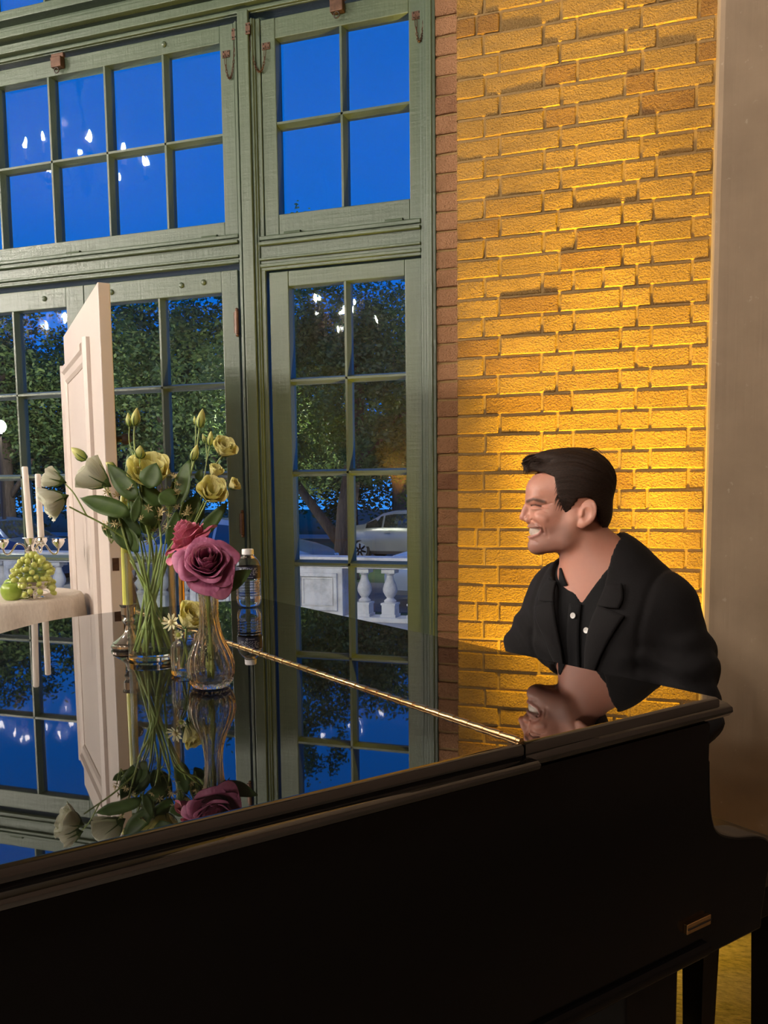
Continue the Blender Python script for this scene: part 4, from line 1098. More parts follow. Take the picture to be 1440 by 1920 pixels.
def folds(P):
    """creases of the sleeves and the jacket body"""
    B = to_body(P); f = 0
    for S, E in ((SHL, ELL), (SHR, ELR)):
        d = (E - S) / np.linalg.norm(E - S); t = (P - S) @ d; r = np.linalg.norm(P - S - t[:, None] * d, axis=1)
        ph = np.arctan2((P - S) @ np.cross(d, BF), (P - S) @ BF)
        mask = sst(.03, .10, t) * sst(.16, .11, r) * (1 - sst(.30, .36, t))
        f = f + mask * .0045 * np.sin(95 * t + 2.6 * ph + 1.5 * np.sin(3 * ph))
    for s in (-1, 1):                                   # armhole seams
        d = s * B[:, 1] - (.148 - .10 * np.clip(1.02 - B[:, 2], 0, .2) ** 1.0) ; f = f + .005 * np.exp(-(d / .006) ** 2) * sst(.84, .92, B[:, 2])
    return f + .0022 * lump(P, 30, 4)
def wedge(P, extra=0.0):
    """front opening of the jacket"""
    B = to_body(P); z = B[:, 2]
    half = .030 + .20 * np.clip(z - .86, 0, .20) ** 1.15 + extra
    return np.maximum(np.abs(B[:, 1] + .012) - half, .035 - B[:, 0])
def neckhole(P, r): return sd_cap(to_head(P) * np.array([1, 1.06, 1]), NECK_A, NECK_B, 59 + r, 63 + r) * HS
def jacket_field(P):
    f = smin(torso(P, .006), arms(P, .004), .045) + folds(P)
    f = smax(f, -wedge(P), .006)
    f = smax(f, -neckhole(P, 29), .008)
    f = smax(f, .50 - P[:, 2], .01)
    # cuffs
    for E, W in ((ELL, WRL), (ELR, WRR)):
        d = (W - E) / np.linalg.norm(W - E); f = np.where(((P - W) @ d > -.0) & (np.linalg.norm(P - W, axis=1) < .12), np.maximum(f, (P - W) @ d), f)
    return f
def shirt_field(P):
    f = torso(P, -.006)
    B = to_body(P); Q = to_head(P)
    v = np.maximum(np.abs(B[:, 1] + .008) - np.clip((P[:, 2] - 1.035) * .62, 0, .2), .02 - B[:, 0])    # open neck
    f = smax(f, -v, .008)
    f = smax(f, -neckhole(P, 3), .006)
    return np.maximum(f, .60 - P[:, 2])
def collar_field(P):
    Q = to_head(P); B = to_body(P)
    d = neckhole(P, 0)
    top = -104 + .34 * (-Q[:, 0])                       # collar stands higher behind
    sh = np.abs(d - (.0085 + .010 * sst(0, -40, Q[:, 2] - top))) - .0034
    f = smax(sh, (Q[:, 2] - top) * HS, .003)
    f = smax(f, (top - 46 - Q[:, 2]) * HS, .003)
    v = np.maximum(np.abs(B[:, 1] + .008) - (.010 + np.clip((P[:, 2] - 1.030) * .75, 0, .2)), -B[:, 0])
    return smax(f, -v, .003)
def legs_field(P):
    f = None
    for s in (-1, 1):
        hip = LW(.0, s * .090, .622); knee = LW(.40, s * .15, .560); ank = LW(.37, s * .16, .10)
        g = sd_chain(P, [hip, knee, ank], [.092, .066, .050], .03); f = g if f is None else smin(f, g, .03)
    q = P - HIPF; f = smin(f, sd_ell(np.stack([q @ BF, q @ BL, P[:, 2]], 1), (0, 0, .635), (.13, .172, .10)), .05)
    return smax(f + .003 * lump(P, 25, 9), .085 - P[:, 2], .005)
def shoe(s):
    a = LW(.33, s * .16, .045); b = LW(.50, s * .17, .035)
    return lambda P: smax(smin(sd_cap(P, a, b, .042, .036), sd_cap(P, a, LW(.35, s * .16, .10), .04, .045), .03), .002 - P[:, 2], .006)
def hand_points(W, dirv, side):
    """palm and five fingers curved over the keys; side +1 = left hand"""
    d = np.array(dirv, float); d /= np.linalg.norm(d); up = np.array([0, 0, 1.]); lat = np.cross(d, up) * side      # lat points to the thumb side
    def at_(f, l, h): return W + d * f + lat * l + up * h
    fingers = []
    for l, L, yaw in ((.030, .070, .10), (.010, .078, .02), (-.010, .073, -.05), (-.029, .058, -.14)):
        k = at_(.085, l, .014); dd = d + lat * yaw; dd /= np.linalg.norm(dd)
        fingers.append(([k, k + dd * L * .42 + up * .010, k + dd * L * .74 - up * .006, k + dd * L * .92 - up * .030], [.0100, .0092, .0084, .0072]))
    k = at_(.030, .030, .0); fingers.append(([k, at_(.058, .052, -.002), at_(.085, .058, -.012)], [.0125, .0105, .0085]))
    palm = [(at_(-.03, 0, .002), at_(.04, .008, .008), .026, .024), (at_(.02, .018, .006), at_(.085, .026, .012), .017, .012), (at_(.02, -.014, .004), at_(.082, -.024, .010), .018, .012), (at_(.03, 0, .006), at_(.085, .0, .014), .018, .012)]
    return palm, fingers
HANDS = [hand_points(WRL, (-.72, -.66, -.04), 1), hand_points(WRR, (-.66, -.74, -.05), -1)]
def hand_field(H):
    def fn(P):
        f = None
        for a, b, r0, r1 in H[0]:
            g = sd_cap(P, a, b, r0, r1); f = g if f is None else smin(f, g, .010)
        for pts, rad in H[1]:
            f = smin(f, sd_chain(P, pts, rad, .002), .004)
        return f
    return fn
def arm_skin(P): return arms(P, -.020)

person = thing('person', 'laughing man in a black blazer seated at the piano', 'person', (HIPF[0], HIPF[1], 0))
# ---- body: one skin mesh (head, neck, chest, arms, hands)
VV, QQ, CC = [], [], []
def skin_colour(V):
    Q = to_head(V); m_ = mir(Q); n = len(V)
    col = np.tile(np.array([.540, .250, .172]), (n, 1))
    def blend(mask, c): col[:] = col * (1 - mask[:, None]) + np.array(c) * mask[:, None]
    blend(.45 * sst(46, 6, np.linalg.norm((m_ - np.array([86, 50, -8])) * np.array([.8, .8, 1]), axis=1)), (.55, .235, .165))
    blend(.45 * sst(22, 6, np.linalg.norm(m_ - np.array([142, 0, -4]), axis=1)), (.55, .22, .16))
    blend(.5 * sst(8, -4, ear(Q)), (.58, .25, .17))
    beard = sst(-12, -34, Q[:, 2] + .22 * (Q[:, 0] - 60)) * sst(18, 45, Q[:, 0]) * sst(-112, -92, Q[:, 2])
    beard = np.maximum(beard, sst(-12, -20, Q[:, 2]) * sst(92, 110, Q[:, 0]) * sst(-98, -90, Q[:, 2]))
    blend(.58 * beard, (.19, .105, .085))
    blend(.45 * sst(-50, -85, Q[:, 2] + .25 * (Q[:, 0] - 30)), (.44, .175, .115))  # shade of the neck put into the skin colour, darker and redder
    md = sd_poly(Q[:, 0], Q[:, 2], MOUTH); fr_ = sst(88, 97, Q[:, 0])
    up_l = sst(3.8, 2.0, md) * (Q[:, 2] > -33); lo_l = sst(7.6, 5.2, md) * (Q[:, 2] <= -33)
    blend(.60 * np.maximum(up_l, lo_l) * fr_, (.55, .25, .21))
    blend(sst(.2, -1.6, md) * fr_, (.10, .022, .02))
    side = sst(4, 9, m_[:, 1])
    blend(.92 * sst(5.0, 1.8, d_line(Q, BROW)) * side, (.075, .036, .024))
    blend(.95 * sst(3.0, .9, d_line(Q, LASH)) * side, (.05, .024, .018))
    blend(.30 * sst(4.0, .6, d_line(Q, [(119, -8), (107, -15), (95, -25), (91, -38)])) * side, (.33, .12, .085))
    return col
o_ = 0
B0 = from_head([(-105, -105, -190)])[0]; B1 = from_head([(175, 105, 165)])[0]
lo, hi = np.minimum(B0, B1) - .01, np.maximum(B0, B1) + .01
for fld, l_, h_, st in [(head_field, lo, hi, .0022), (lambda P: torso(P, -.016), (-.45, 1.95, .55), (.08, 2.40, 1.19), .010),
                        (arm_skin, (-.66, 1.75, .68), (.12, 2.32, 1.12), .008)] + [(hand_field(H), np.min([p for f_ in H[1] for p in f_[0]], 0) - .10, np.max([p for f_ in H[1] for p in f_[0]], 0) + .10, .0030) for H in HANDS]:
    V, Q = nets(fld, l_, h_, st)
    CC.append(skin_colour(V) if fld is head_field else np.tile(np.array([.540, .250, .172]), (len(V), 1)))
    VV.append(TS(V)); QQ.append(Q + o_); o_ += len(V)
def np_mesh(name, V, Q, col=None):
    me = bpy.data.meshes.new(name); me.vertices.add(len(V)); me.vertices.foreach_set('co', np.asarray(V, float).ravel())
    me.loops.add(4 * len(Q)); me.loops.foreach_set('vertex_index', Q.ravel()); me.polygons.add(len(Q))
    me.polygons.foreach_set('loop_start', np.arange(len(Q)) * 4); me.polygons.foreach_set('loop_total', np.full(len(Q), 4))
    me.polygons.foreach_set('use_smooth', np.ones(len(Q), bool)); me.update(calc_edges=True)
    if col is not None:
        a = me.color_attributes.new('skin', 'FLOAT_COLOR', 'POINT'); a.data.foreach_set('color', np.concatenate([col, np.ones((len(col), 1))], 1).ravel())
    return me
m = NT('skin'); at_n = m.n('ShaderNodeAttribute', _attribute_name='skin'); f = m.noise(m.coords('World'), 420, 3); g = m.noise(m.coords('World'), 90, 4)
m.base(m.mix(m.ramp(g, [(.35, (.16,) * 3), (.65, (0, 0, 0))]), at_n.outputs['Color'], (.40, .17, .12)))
m.set(Roughness=.48); m.b.inputs['Subsurface Weight'].default_value = .22; m.b.inputs['Subsurface Radius'].default_value = (.012, .005, .003); m.bump(f, .12, .0015); SKIN = m.m
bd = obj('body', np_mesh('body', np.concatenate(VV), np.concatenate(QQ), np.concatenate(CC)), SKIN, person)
def sd_part(name, field, lo, hi, h, mat, smooth_iter=0, parent=person, label=None, place_=True):
    V, Q = nets(field, lo, hi, h)
    if place_: V = TS(V)
    o = obj(name, np_mesh(name, V, Q), mat, parent, label=label)
    if smooth_iter:
        md = o.modifiers.new('smooth', 'SMOOTH'); md.factor = .5; md.iterations = smooth_iter
    return o
def cloth(name, col, scale, rough=.85, b=.15):
    m = NT(name); f = m.noise(m.coords('World', (1, 1, .4)), scale, 3); m.base(m.ramp(f, [(.3, tuple(c * .8 for c in col)), (.7, tuple(c * 1.2 for c in col))])); m.set(Roughness=rough); m.bump(f, b, .002); m.b.inputs['Sheen Weight'].default_value = .03; m.b.inputs['Specular IOR Level'].default_value = .25; return m.m
WOOL = cloth('black_blazer_wool', (.0075, .0062, .0064), 300); POLO = cloth('black_polo_knit', (.0045, .004, .0045), 380); TROUS = cloth('black_trouser_cloth', (.009, .008, .008), 260)
sd_part('polo_shirt', shirt_field, (-.46, 1.90, .58), (.10, 2.42, 1.20), .005, POLO, 4)
sd_part('polo_collar', collar_field, (-.40, 1.95, .98), (-.02, 2.35, 1.22), .0026, POLO, 4)
jk_ = sd_part('blazer', jacket_field, (-.70, 1.72, .48), (.17, 2.45, 1.20), .005, WOOL, 6)
sd_part('trousers', legs_field, (-.72, 1.45, .07), (.22, 2.30, .78), .011, TROUS, 2, place_=False)
for s in (-1, 1): 
    c_ = LW(.42, s * .165, .06); sd_part('shoe', shoe(s), c_ - np.array([.2, .2, .08]), c_ + np.array([.2, .2, .12]), .007, BLACKS, 1, place_=False)
# lapels lie on the blazer
def surf(field, l, z, start=.30):
    """front surface point of a field at body coordinates (l, z)"""
    t = np.array([start]); 
    for _ in range(80):
        d = field(BW(t[0], l, z)[None])[0]
        if d < .0008: break
        t = t - d * .7
    return t[0]
def jac_nowedge(P): return smin(torso(P, .006), arms(P, .004), .045) + folds(P)
def patch(name, poly, off, mat, par, nu=14, nv=10, thick=.004):
    """poly: four borders given as left edge and right edge polylines in (l, z), joined row by row"""
    Lp, Rp = poly; Ls, Rs = spline(Lp, 6), spline(Rp, 6); rows = max(len(Ls), len(Rs)); V = []; Q = []
    for i in range(rows):
        a = np.array(Ls[round(i * (len(Ls) - 1) / (rows - 1))]); b = np.array(Rs[round(i * (len(Rs) - 1) / (rows - 1))])
        for j in range(nv):
            p = a + (b - a) * j / (nv - 1); s_ = surf(jac_nowedge, p[0], p[1])
            e = math.sin(math.pi * j / (nv - 1))
            V.append(BW(s_ + off + .003 * e, p[0], p[1]))
    Q = np.array([(i * nv + j, i * nv + j + 1, (i + 1) * nv + j + 1, (i + 1) * nv + j) for i in range(rows - 1) for j in range(nv - 1)])
    me = np_mesh(name, TS(np.array(V)), Q); o = obj(name, me, mat, par)
    md = o.modifiers.new('solid', 'SOLIDIFY'); md.thickness = thick; md.offset = 1
    return o
for s in (1, -1):
    c0 = -.012
    patch('lapel', ([(c0 + s * .030, .84), (c0 + s * .033, .92), (c0 + s * .048, .99), (c0 + s * .062, 1.035)], [(c0 + s * .036, .84), (c0 + s * .075, .92), (c0 + s * .112, .985), (c0 + s * .128, 1.015)]), .003, WOOL, jk_)
    patch('notch_collar', ([(c0 + s * .060, 1.032), (c0 + s * .066, 1.055), (c0 + s * .070, 1.080)], [(c0 + s * .112, 1.030), (c0 + s * .116, 1.052), (c0 + s * .104, 1.085)]), .004, WOOL, jk_)
# shirt buttons and the placket
BUTTON = simple('pearl_button', (.75, .72, .68), .3)
def shirt_pt(l, z):
    t = .30
    for _ in range(80):
        d = torso(BW(t, l, z)[None], -.006)[0]
        if d < .0006: break
        t -= d * .7
    return t
for l, z in ((-.020, 1.003), (.018, .972)):
    p = TS(BW(shirt_pt(l, z) + .0075, l, z)); nrm = Vector(BF.tolist()) + Vector((0, 0, .1))
    b_ = obj('button', MB().lathe([(.001, .0), (.0062, .0), (.0068, .0012), (.0062, .0024), (.0045, .0020), (.001, .0018)], 18, M=axis_matrix(p.tolist(), nrm)), BUTTON, person, auto=40)
    hm = MB()
    for dx, dy in ((.0015, .0015), (-.0015, .0015), (.0015, -.0015), (-.0015, -.0015)): hm.ball((dx, dy, .0021), .0006, 6, 4, axis_matrix(p.tolist(), nrm))
    obj('thread_holes', hm, IRON, b_)
pv = MB(); zz = np.linspace(.80, 1.030, 24)
for l in (-.038, -.004):
    pass
pk = [[BW(shirt_pt(l, z) + .0030, l, z) for l in (-.036, -.028, -.020, -.012, -.004)] for z in zz]
pv.v = [tuple(TS(p)) for r in pk for p in r]; pv.f = [(i * 5 + j, i * 5 + j + 1, i * 5 + 6 + j, i * 5 + 5 + j) for i in range(len(zz) - 1) for j in range(4)]
obj('placket', pv, POLO, person, smooth=True, solid=.003)
# teeth
TEETH = simple('teeth', (.52, .43, .35), .3)
sd_part('teeth', teeth_field, (-.412, 2.065, 1.176), (-.330, 2.178, 1.222), .0013, TEETH, 1)
# hair: cap of short hair plus locks
HPOLY = [(150, 104), (134, 103), (112, 106), (88, 100), (66, 90), (62, 66), (59, 46), (50, 24), (43, 3), (36, 2), (27, 18), (12, 38), (-6, 42), (-22, 34), (-29, 12), (-32, -10), (-42, -30), (-62, -36), (-120, -36), (-120, 220), (170, 220), (170, 110)]
def hair_field(P):
    Q = to_head(P)
    t = 4.0 + 12.0 * sst(30, 125, Q[:, 2]) + 3.0 * sst(40, -40, Q[:, 0]) * sst(-20, 60, Q[:, 2])
    ang = np.arctan2(Q[:, 1], Q[:, 2] - 40)
    strand = (.9 * np.sin(ang * 60 + .06 * Q[:, 0] + 2 * np.sin(.05 * Q[:, 0])) + 1.3 * np.sin(ang * 23 + .045 * Q[:, 0] + 1.0)) * sst(20, 90, Q[:, 2])
    f = smin(skull(Q), sd_ell(Q, (-2, 0, 8), (60, 57, 62)), 14) - t - strand
    q = sd_ell(Q, (105, 0, 119), (36, 50, 20)) - 1.6 * np.sin(Q[:, 1] * .33 + .07 * Q[:, 0]) - 1.0 * np.sin(Q[:, 1] * .8 + .1 * Q[:, 0])
    f = smin(f, q, 12)
    f = smin(f, sd_ell(Q, (55, 0, 136), (62, 56, 21)) - 1.4 * np.sin(Q[:, 1] * .4 + .05 * Q[:, 0]), 12)
    d = sd_poly(Q[:, 0], Q[:, 2], HPOLY) + 1.4 * np.sin(Q[:, 2] * .7) * sst(70, 40, Q[:, 2])
    return smax(f, d, 5) * HS
m = NT('dark_brown_hair'); v = m.coords('World'); f = m.noise(m.coords('World', (60, 60, 260)), 3, 4); g = m.noise(v, 240, 3)
m.base(m.ramp(f, [(.3, (.010, .0055, .0035)), (.7, (.042, .021, .012))])); m.set(Roughness=.6); m.b.inputs['Specular IOR Level'].default_value = .25; m.bump(f, .6, .003); HAIR = m.m
hr = sd_part('hair', hair_field, lo - .02, hi + .03, .0026, HAIR, 1)
lk = MB(); rg = random.Random(12)
def lock(pts, r):
    W = [TS(from_head([p])[0]) for p in pts]; W = spline([tuple(p) for p in W], 4); n = len(W) - 1
    lk.tube(W, [PSC * r * (1 - (i / n) ** 1.5) + .00015 for i in range(n + 1)], 5)
for k in range(150):                                     # quiff swept forward and up
    y = rg.uniform(-46, 46); u0 = rg.uniform(40, 105); h0 = 148 - abs(y) * .35 - (u0 - 60) * .12
    e = rg.uniform(-1, 1)
    lock([(u0, y, h0 - 6), (u0 + 22, y + rg.uniform(-4, 4), h0 + rg.uniform(0, 5)), (min(140, u0 + 44), y + rg.uniform(-7, 7), h0 - 7 + rg.uniform(-5, 5)), (min(143, u0 + 58 + 5 * e), y + rg.uniform(-9, 9), h0 - 14 + rg.uniform(-8, 12))], rg.uniform(.0011, .0022))
for k in range(46):                                      # fringe at the front edge
    y = rg.uniform(-44, 44); w0 = 124 + rg.uniform(-8, 10)
    lock([(122 - abs(y) * .25, y, w0), (134 - abs(y) * .3, y + rg.uniform(-3, 3), w0 + rg.uniform(-3, 6)), (141 - abs(y) * .35, y + rg.uniform(-5, 5), w0 - rg.uniform(4, 14)), (140 - abs(y) * .35, y + rg.uniform(-6, 6), w0 - rg.uniform(14, 26))], rg.uniform(.0008, .0016))
for k in range(120):                                     # crown and back, lying close
    a = rg.uniform(-1.2, 1.2); u0 = rg.uniform(-10, 70)
    y = 60 * math.sin(a); w0 = 70 + 84 * math.cos(a)
    lift = rg.uniform(0, 7)
    lock([(u0, y, w0), (u0 - 22, y * (1.02 + lift * .004), w0 - 2 + lift), (u0 - 40, y * 1.02, w0 - 10 + lift - max(0, 10 - u0) * .5)], rg.uniform(.0010, .0020))
for k in range(90):                                      # temple and sideburn
    for s in (-1, 1):
        u0 = rg.uniform(42, 66); w0 = rg.uniform(18, 84)
        y = s * 62
        p0 = np.array([u0, y, w0]); 
        # drop on the skull surface
        yy = 80.0
        for _ in range(40):
            dd = skull(np.array([[u0, s * yy, w0]]))[0]
            if dd < 3: break
            yy -= (dd - 2) * .7
        lock([(u0 - 6, s * (yy + .5), w0 + 8), (u0 - 2, s * (yy + 1.0), w0), (u0 + 1, s * (yy + .2), w0 - 9)], rg.uniform(.0005, .0010))
obj('hair_locks', lk, HAIR, hr, smooth=True)
# ---- piano bench
bc = Vector((HIPF[0], HIPF[1], 0)); kx = Vector((math.cos(YP), math.sin(YP), 0)); kn_ = Vector((-math.sin(YP), math.cos(YP), 0))
BM = Matrix(((kx.x, kn_.x, 0, bc.x), (kx.y, kn_.y, 0, bc.y), (0, 0, 1, 0), (0, 0, 0, 1)))
bn = thing('piano_bench', 'black padded piano bench under the seated man', 'bench', (bc.x, bc.y, 0))
obj('seat', MB().box(-.38, .38, -.17, .17, .475, .532, BM), SEATM, bn, bevel=.016)
obj('apron', MB().box(-.36, .36, -.155, .155, .40, .474, BM), CASE, bn, bevel=.003)
for a in (-.325, .325):
    for b in (-.12, .12): obj('leg', MB().rings([[tuple(BM @ Vector((a + sx * w, b + sy * w, z))) for sx, sy in ((-1, -1), (1, -1), (1, 1), (-1, 1))] for z, w in ((0, .018), (.40, .026))], True), CASE, bn)
# ================================================================== things behind the piano at left
LINEN = NT('cream_linen'); f = LINEN.noise(LINEN.coords('Object', (1, 1, .3)), 160, 3); LINEN.base(LINEN.ramp(f, [(.3, (.60, .52, .43)), (.7, (.70, .62, .52))])); LINEN.set(Roughness=.9); LINEN.bump(f, .2, .002); LINEN = LINEN.m
WAX = simple('white_wax', (.82, .74, .66), .45)
GRAPE = NT('green_grape'); f = GRAPE.noise(GRAPE.coords('Object'), 70, 2); GRAPE.base(GRAPE.ramp(f, [(.3, (.42, .46, .09)), (.7, (.60, .62, .18))])); GRAPE.set(Roughness=.3); GRAPE.b.inputs['Subsurface Weight'].default_value = .3; GRAPE.b.inputs['Subsurface Radius'].default_value = (.006, .006, .002); GRAPE = GRAPE.m
APPLE = NT('green_apple'); f = APPLE.noise(APPLE.coords('Object'), 40, 3); APPLE.base(APPLE.ramp(f, [(.3, (.24, .36, .04)), (.7, (.36, .48, .08))])); APPLE.set(Roughness=.28); APPLE = APPLE.m
GILT = simple('gilt_paint', (.75, .42, .10), .3, .85)
TX, TY, TZ, TR = -2.34, 2.46, .940, .255
tb = thing('pedestal_table', 'small round pedestal table under the linen cloth', 'table', (TX, TY, 0))
obj('top', MB().lathe([(.001, TZ - .030), (TR - .008, TZ - .030), (TR - .004, TZ - .026), (TR - .004, TZ - .007), (TR - .008, TZ - .005), (.001, TZ - .005)], 48, (TX, TY, 0)), DARKWOOD, tb, auto=40)
obj('pole', MB().lathe([(.03, .03), (.03, TZ - .03)], 20, (TX, TY, 0)), IRON, tb, auto=40)
obj('foot', MB().lathe([(.001, 0), (.20, 0), (.20, .012), (.05, .03), (.001, .03)], 32, (TX, TY, 0)), IRON, tb, auto=40)
mb = MB(); rs = []
for r, z, k in [(.001, TZ, 0), (TR * .6, TZ, 0), (TR - .008, TZ, 0), (TR + .001, TZ - .003, .0), (TR + .006, TZ - .012, .002), (TR + .009, TZ - .05, .006), (TR + .012, TZ - .12, .012), (TR + .016, TZ - .25, .018), (TR + .022, TZ - .45, .024), (TR + .027, TZ - .68, .03)]:
    rs.append([(TX + (r + k * math.sin(11 * a + 1.3 * math.sin(3 * a)) * .8) * math.cos(a), TY + (r + k * math.sin(11 * a + 1.3 * math.sin(3 * a)) * .8) * math.sin(a), z) for a in [2 * math.pi * j / 120 for j in range(120)]])
mb.rings(rs, True, True, False)
cl = obj('tablecloth', mb, LINEN, smooth=True, solid=.0012); tag(cl, 'cream linen cloth draped over the small round table', 'tablecloth')
ZT = TZ + .0012
# apples
apple_me = mesh_of('flesh', MB().lathe(spline([(.001, .010), (.010, .003), (.020, .002), (.030, .014), (.0345, .034), (.0305, .052), (.020, .061), (.010, .059), (.001, .052)], 3), 28, fluted=lambda z, a: .02 * math.cos(5 * a) * (1 if z < .02 else .4)), True); apple_me.materials.append(APPLE)
for x, y, r, lab in ((-2.207, 2.348, .4, 'green apple in front of the grapes'), (-2.29, 2.44, 1.7, 'green apple half out of the frame behind the other apple')):
    t = thing('apple', lab, 'apple', (x, y, ZT - .0015), 'green apples on the linen cloth')
    place('flesh', apple_me, Matrix.Translation((x, y, ZT - .0015)) @ Matrix.Rotation(r, 4, 'Z') @ Matrix.Rotation(.12, 4, 'X'), t)
    obj('stalk', MB().tube([(x, y, ZT + .052), (x + .003, y, ZT + .063), (x + .007, y - .002, ZT + .069)], .0012, 6), DARKWOOD, t)
# footed silver compote with a bunch of grapes
GX, GY = -2.165, 2.395
cp = thing('compote', 'low footed silver bowl under the grapes', 'bowl', (GX, GY, ZT))
obj('bowl', MB().lathe([(.001, 0), (.040, 0), (.042, .003), (.036, .006), (.016, .010), (.012, .018), (.018, .024), (.045, .034), (.060, .050), (.064, .062), (.062, .062), (.044, .040), (.015, .030), (.001, .029)], 40, (GX, GY, ZT), fluted=lambda z, a: .03 * math.cos(12 * a) * (1 if z > .03 else .3)), CHROME, cp, auto=50)
gb = thing('grape_bunch', 'bunch of pale green grapes heaped in the silver bowl', 'grapes', (GX, GY, ZT + .035))
grape_me = mesh_of('grape', MB().ball((0, 0, 0), (.0095, .0095, .0118), 14, 9), True); grape_me.materials.append(GRAPE)
rnd = random.Random(21); got = []
tries = 0
while len(got) < 84 and tries < 9000:
    tries += 1
    z = rnd.uniform(.045, .152); q = (z - .045) / .107
    rad = .066 * (1 - q ** 1.8) ** .6 + .008
    a = rnd.uniform(0, 6.283); rr = rad * (.55 + .45 * rnd.random() ** .4)
    p = Vector((GX + rr * math.cos(a) + .018 * q, GY + rr * math.sin(a), ZT + z - (.03 if rr > .064 else 0)))
    if all((p - g).length > .0168 for g in got) and p.z > ZT + .012: got.append(p)
gm = MB()
for p in got:
    ax = (p - Vector((GX + .01, GY, ZT + .07))).normalized() + Vector((rnd.uniform(-.4, .4), rnd.uniform(-.4, .4), rnd.uniform(-.5, .1)))
    place('grape', grape_me, axis_matrix(p, ax, 0, rnd.uniform(.9, 1.08)), gb)
    gm.tube([p, (p + Vector((GX + .008, GY, ZT + .09))) / 2, (GX + .008, GY, ZT + .09)], .0009, 4)
gm.tube([(GX, GY, ZT + .05), (GX + .008, GY, ZT + .10), (GX + .018, GY + .004, ZT + .165)], .0022, 6)
obj('stalks', gm, STEMM, gb)
# candelabra
KX, KY = -2.25, 2.495
kd = thing('candelabra', 'silver branched candelabra behind the grapes', 'candelabra', (KX, KY, ZT))
obj('stem', MB().lathe([(.001, 0), (.052, 0), (.054, .004), (.048, .010), (.030, .016), (.016, .030), (.009, .050), (.008, .085), (.014, .10), (.016, .108), (.009, .118), (.008, .135), (.018, .150), (.022, .158), (.012, .168), (.010, .180), (.016, .188), (.020, .198), (.024, .204), (.012, .206), (.001, .206)], 28, (KX, KY, ZT)), CHROME, kd, auto=40)
def cup(x, y, z): return MB().lathe([(.006, -.012), (.016, .0), (.022, .012), (.020, .020), (.028, .024), (.012, .026), (.012, .020), (.001, .020)], 20, (x, y, z))
for sgn, dv in ((1, (.948, .319)), (-1, (.948, .319)), (1, (-.35, .94))):
    ex, ey = dv[0] * sgn, dv[1] * sgn
    pts = spline([(.010, .155), (.028, .180), (.050, .182), (.066, .160), (.080, .146), (.094, .150), (.100, .168)], 5)
    ar = obj('arm', MB().tube([(KX + ex * p[0], KY + ey * p[0], ZT + p[1]) for p in pts], .0036, 8), CHROME, kd, smooth=True)
    obj('cup', cup(KX + ex * .100, KY + ey * .100, ZT + .178), CHROME, ar, auto=40)
for x, y, z, h, lab, lean in ((KX, KY, ZT + .206, .252, 'tall white candle in the middle of the candelabra', -.008), (KX - .035, KY + .094, ZT + .199, .235, 'white candle on the rear arm of the candelabra', .0)):
    t = thing('white_candle', lab, 'candle', (x, y, z), 'white candles in the candelabra')
    obj('wax', MB().tube([(x, y, z), (x + lean * .5, y, z + h * .5), (x + lean, y, z + h - .004), (x + lean, y, z + h)], [.0115, .0110, .0105, .008], 20), WAX, t, auto=40)
    obj('wick', MB().tube([(x + lean, y, z + h), (x + lean + .001, y, z + h + .010)], .0009, 6), IRON, t)
# free standing white panelled door leaf
PA = Vector((-1.722, 2.243, 0)); PD = Vector((-2.441 + 1.725, 2.948 - 2.245, 0)); PLN = PD.length; PD.normalize(); PN = Vector((-PD.y, PD.x, 0))
if PN.dot(CAM - PA) < 0: PN = -PN
PW = Matrix(((PD.x, PN.x, 0, PA.x), (PD.y, PN.y, 0, PA.y), (0, 0, 1, 0), (0, 0, 0, 1)))
H = 1.937
wd = thing('white_panel_door', 'white panelled door leaf standing edge on behind the piano', 'door', PA + PD * .5)
obj('slab', MB().box(0, PLN, -.036, 0, .0, H, PW), WHITEP, wd, bevel=.003)
x0, x1, z0, z1 = .23, PLN - .02, .16, 1.812
for a in ((x0, x0 + .085, z0, z1), (x1 - .065, x1, z0, z1), (x0 + .085, x1 - .065, z1 - .075, z1), (x0 + .085, x1 - .065, z0, z0 + .08)):
    mo = MB(); A_, B_, C_, D_ = a
    vert = (D_ - C_) > (B_ - A_)
    w = (B_ - A_) if vert else (D_ - C_)
    prof = [(0, 0), (0, .012), (w * .18, .022), (w * .42, .022), (w * .55, .013), (w * .85, .010), (w, .003), (w, 0)]
    flip = (a[0] > .5) if vert else (a[2] < .5)
    if flip: prof = [(w - p[0], p[1]) for p in prof][::-1]
    if not vert: prof = [(w - p[0], p[1]) for p in prof][::-1]
    if vert: rs = [[(A_ + p[0], p[1], z) for p in prof] for z in (C_, D_)]
    else: rs = [[(x, p[1], C_ + p[0]) for p in prof] for x in (B_, A_)]
    mo.rings(rs, True, True, True, PW)
    o = obj('moulding', mo, WHITEP, wd)
    bm = bmesh.new(); bm.from_mesh(o.data); bmesh.ops.recalc_face_normals(bm, faces=bm.faces); bm.to_mesh(o.data); bm.free()
obj('knob', MB().tube([PA + PD * .03 - PN * .036 + Vector((0, 0, 1.47)), PA + PD * .03 - PN * .060 + Vector((0, 0, 1.47))], [.010, .010], 12).ball(PA + PD * .03 - PN * .070 + Vector((0, 0, 1.47)), .018, 14, 9), IRON, wd, smooth=True)
obj('lock_plate', MB().box(-.0015, .0, -.028, -.008, 1.06, 1.10, PW), OLDBRASS, wd)
obj('easel_leg', MB().tube([PA + PD * .25 - PN * .038 + Vector((0, 0, 1.3)), PA + PD * .25 - PN * .30 + Vector((0, 0, .01))], .012, 8).tube([PA + PD * .8 - PN * .038 + Vector((0, 0, 1.3)), PA + PD * .8 - PN * .30 + Vector((0, 0, .01))], .012, 8), DARKWOOD, wd, auto=40)
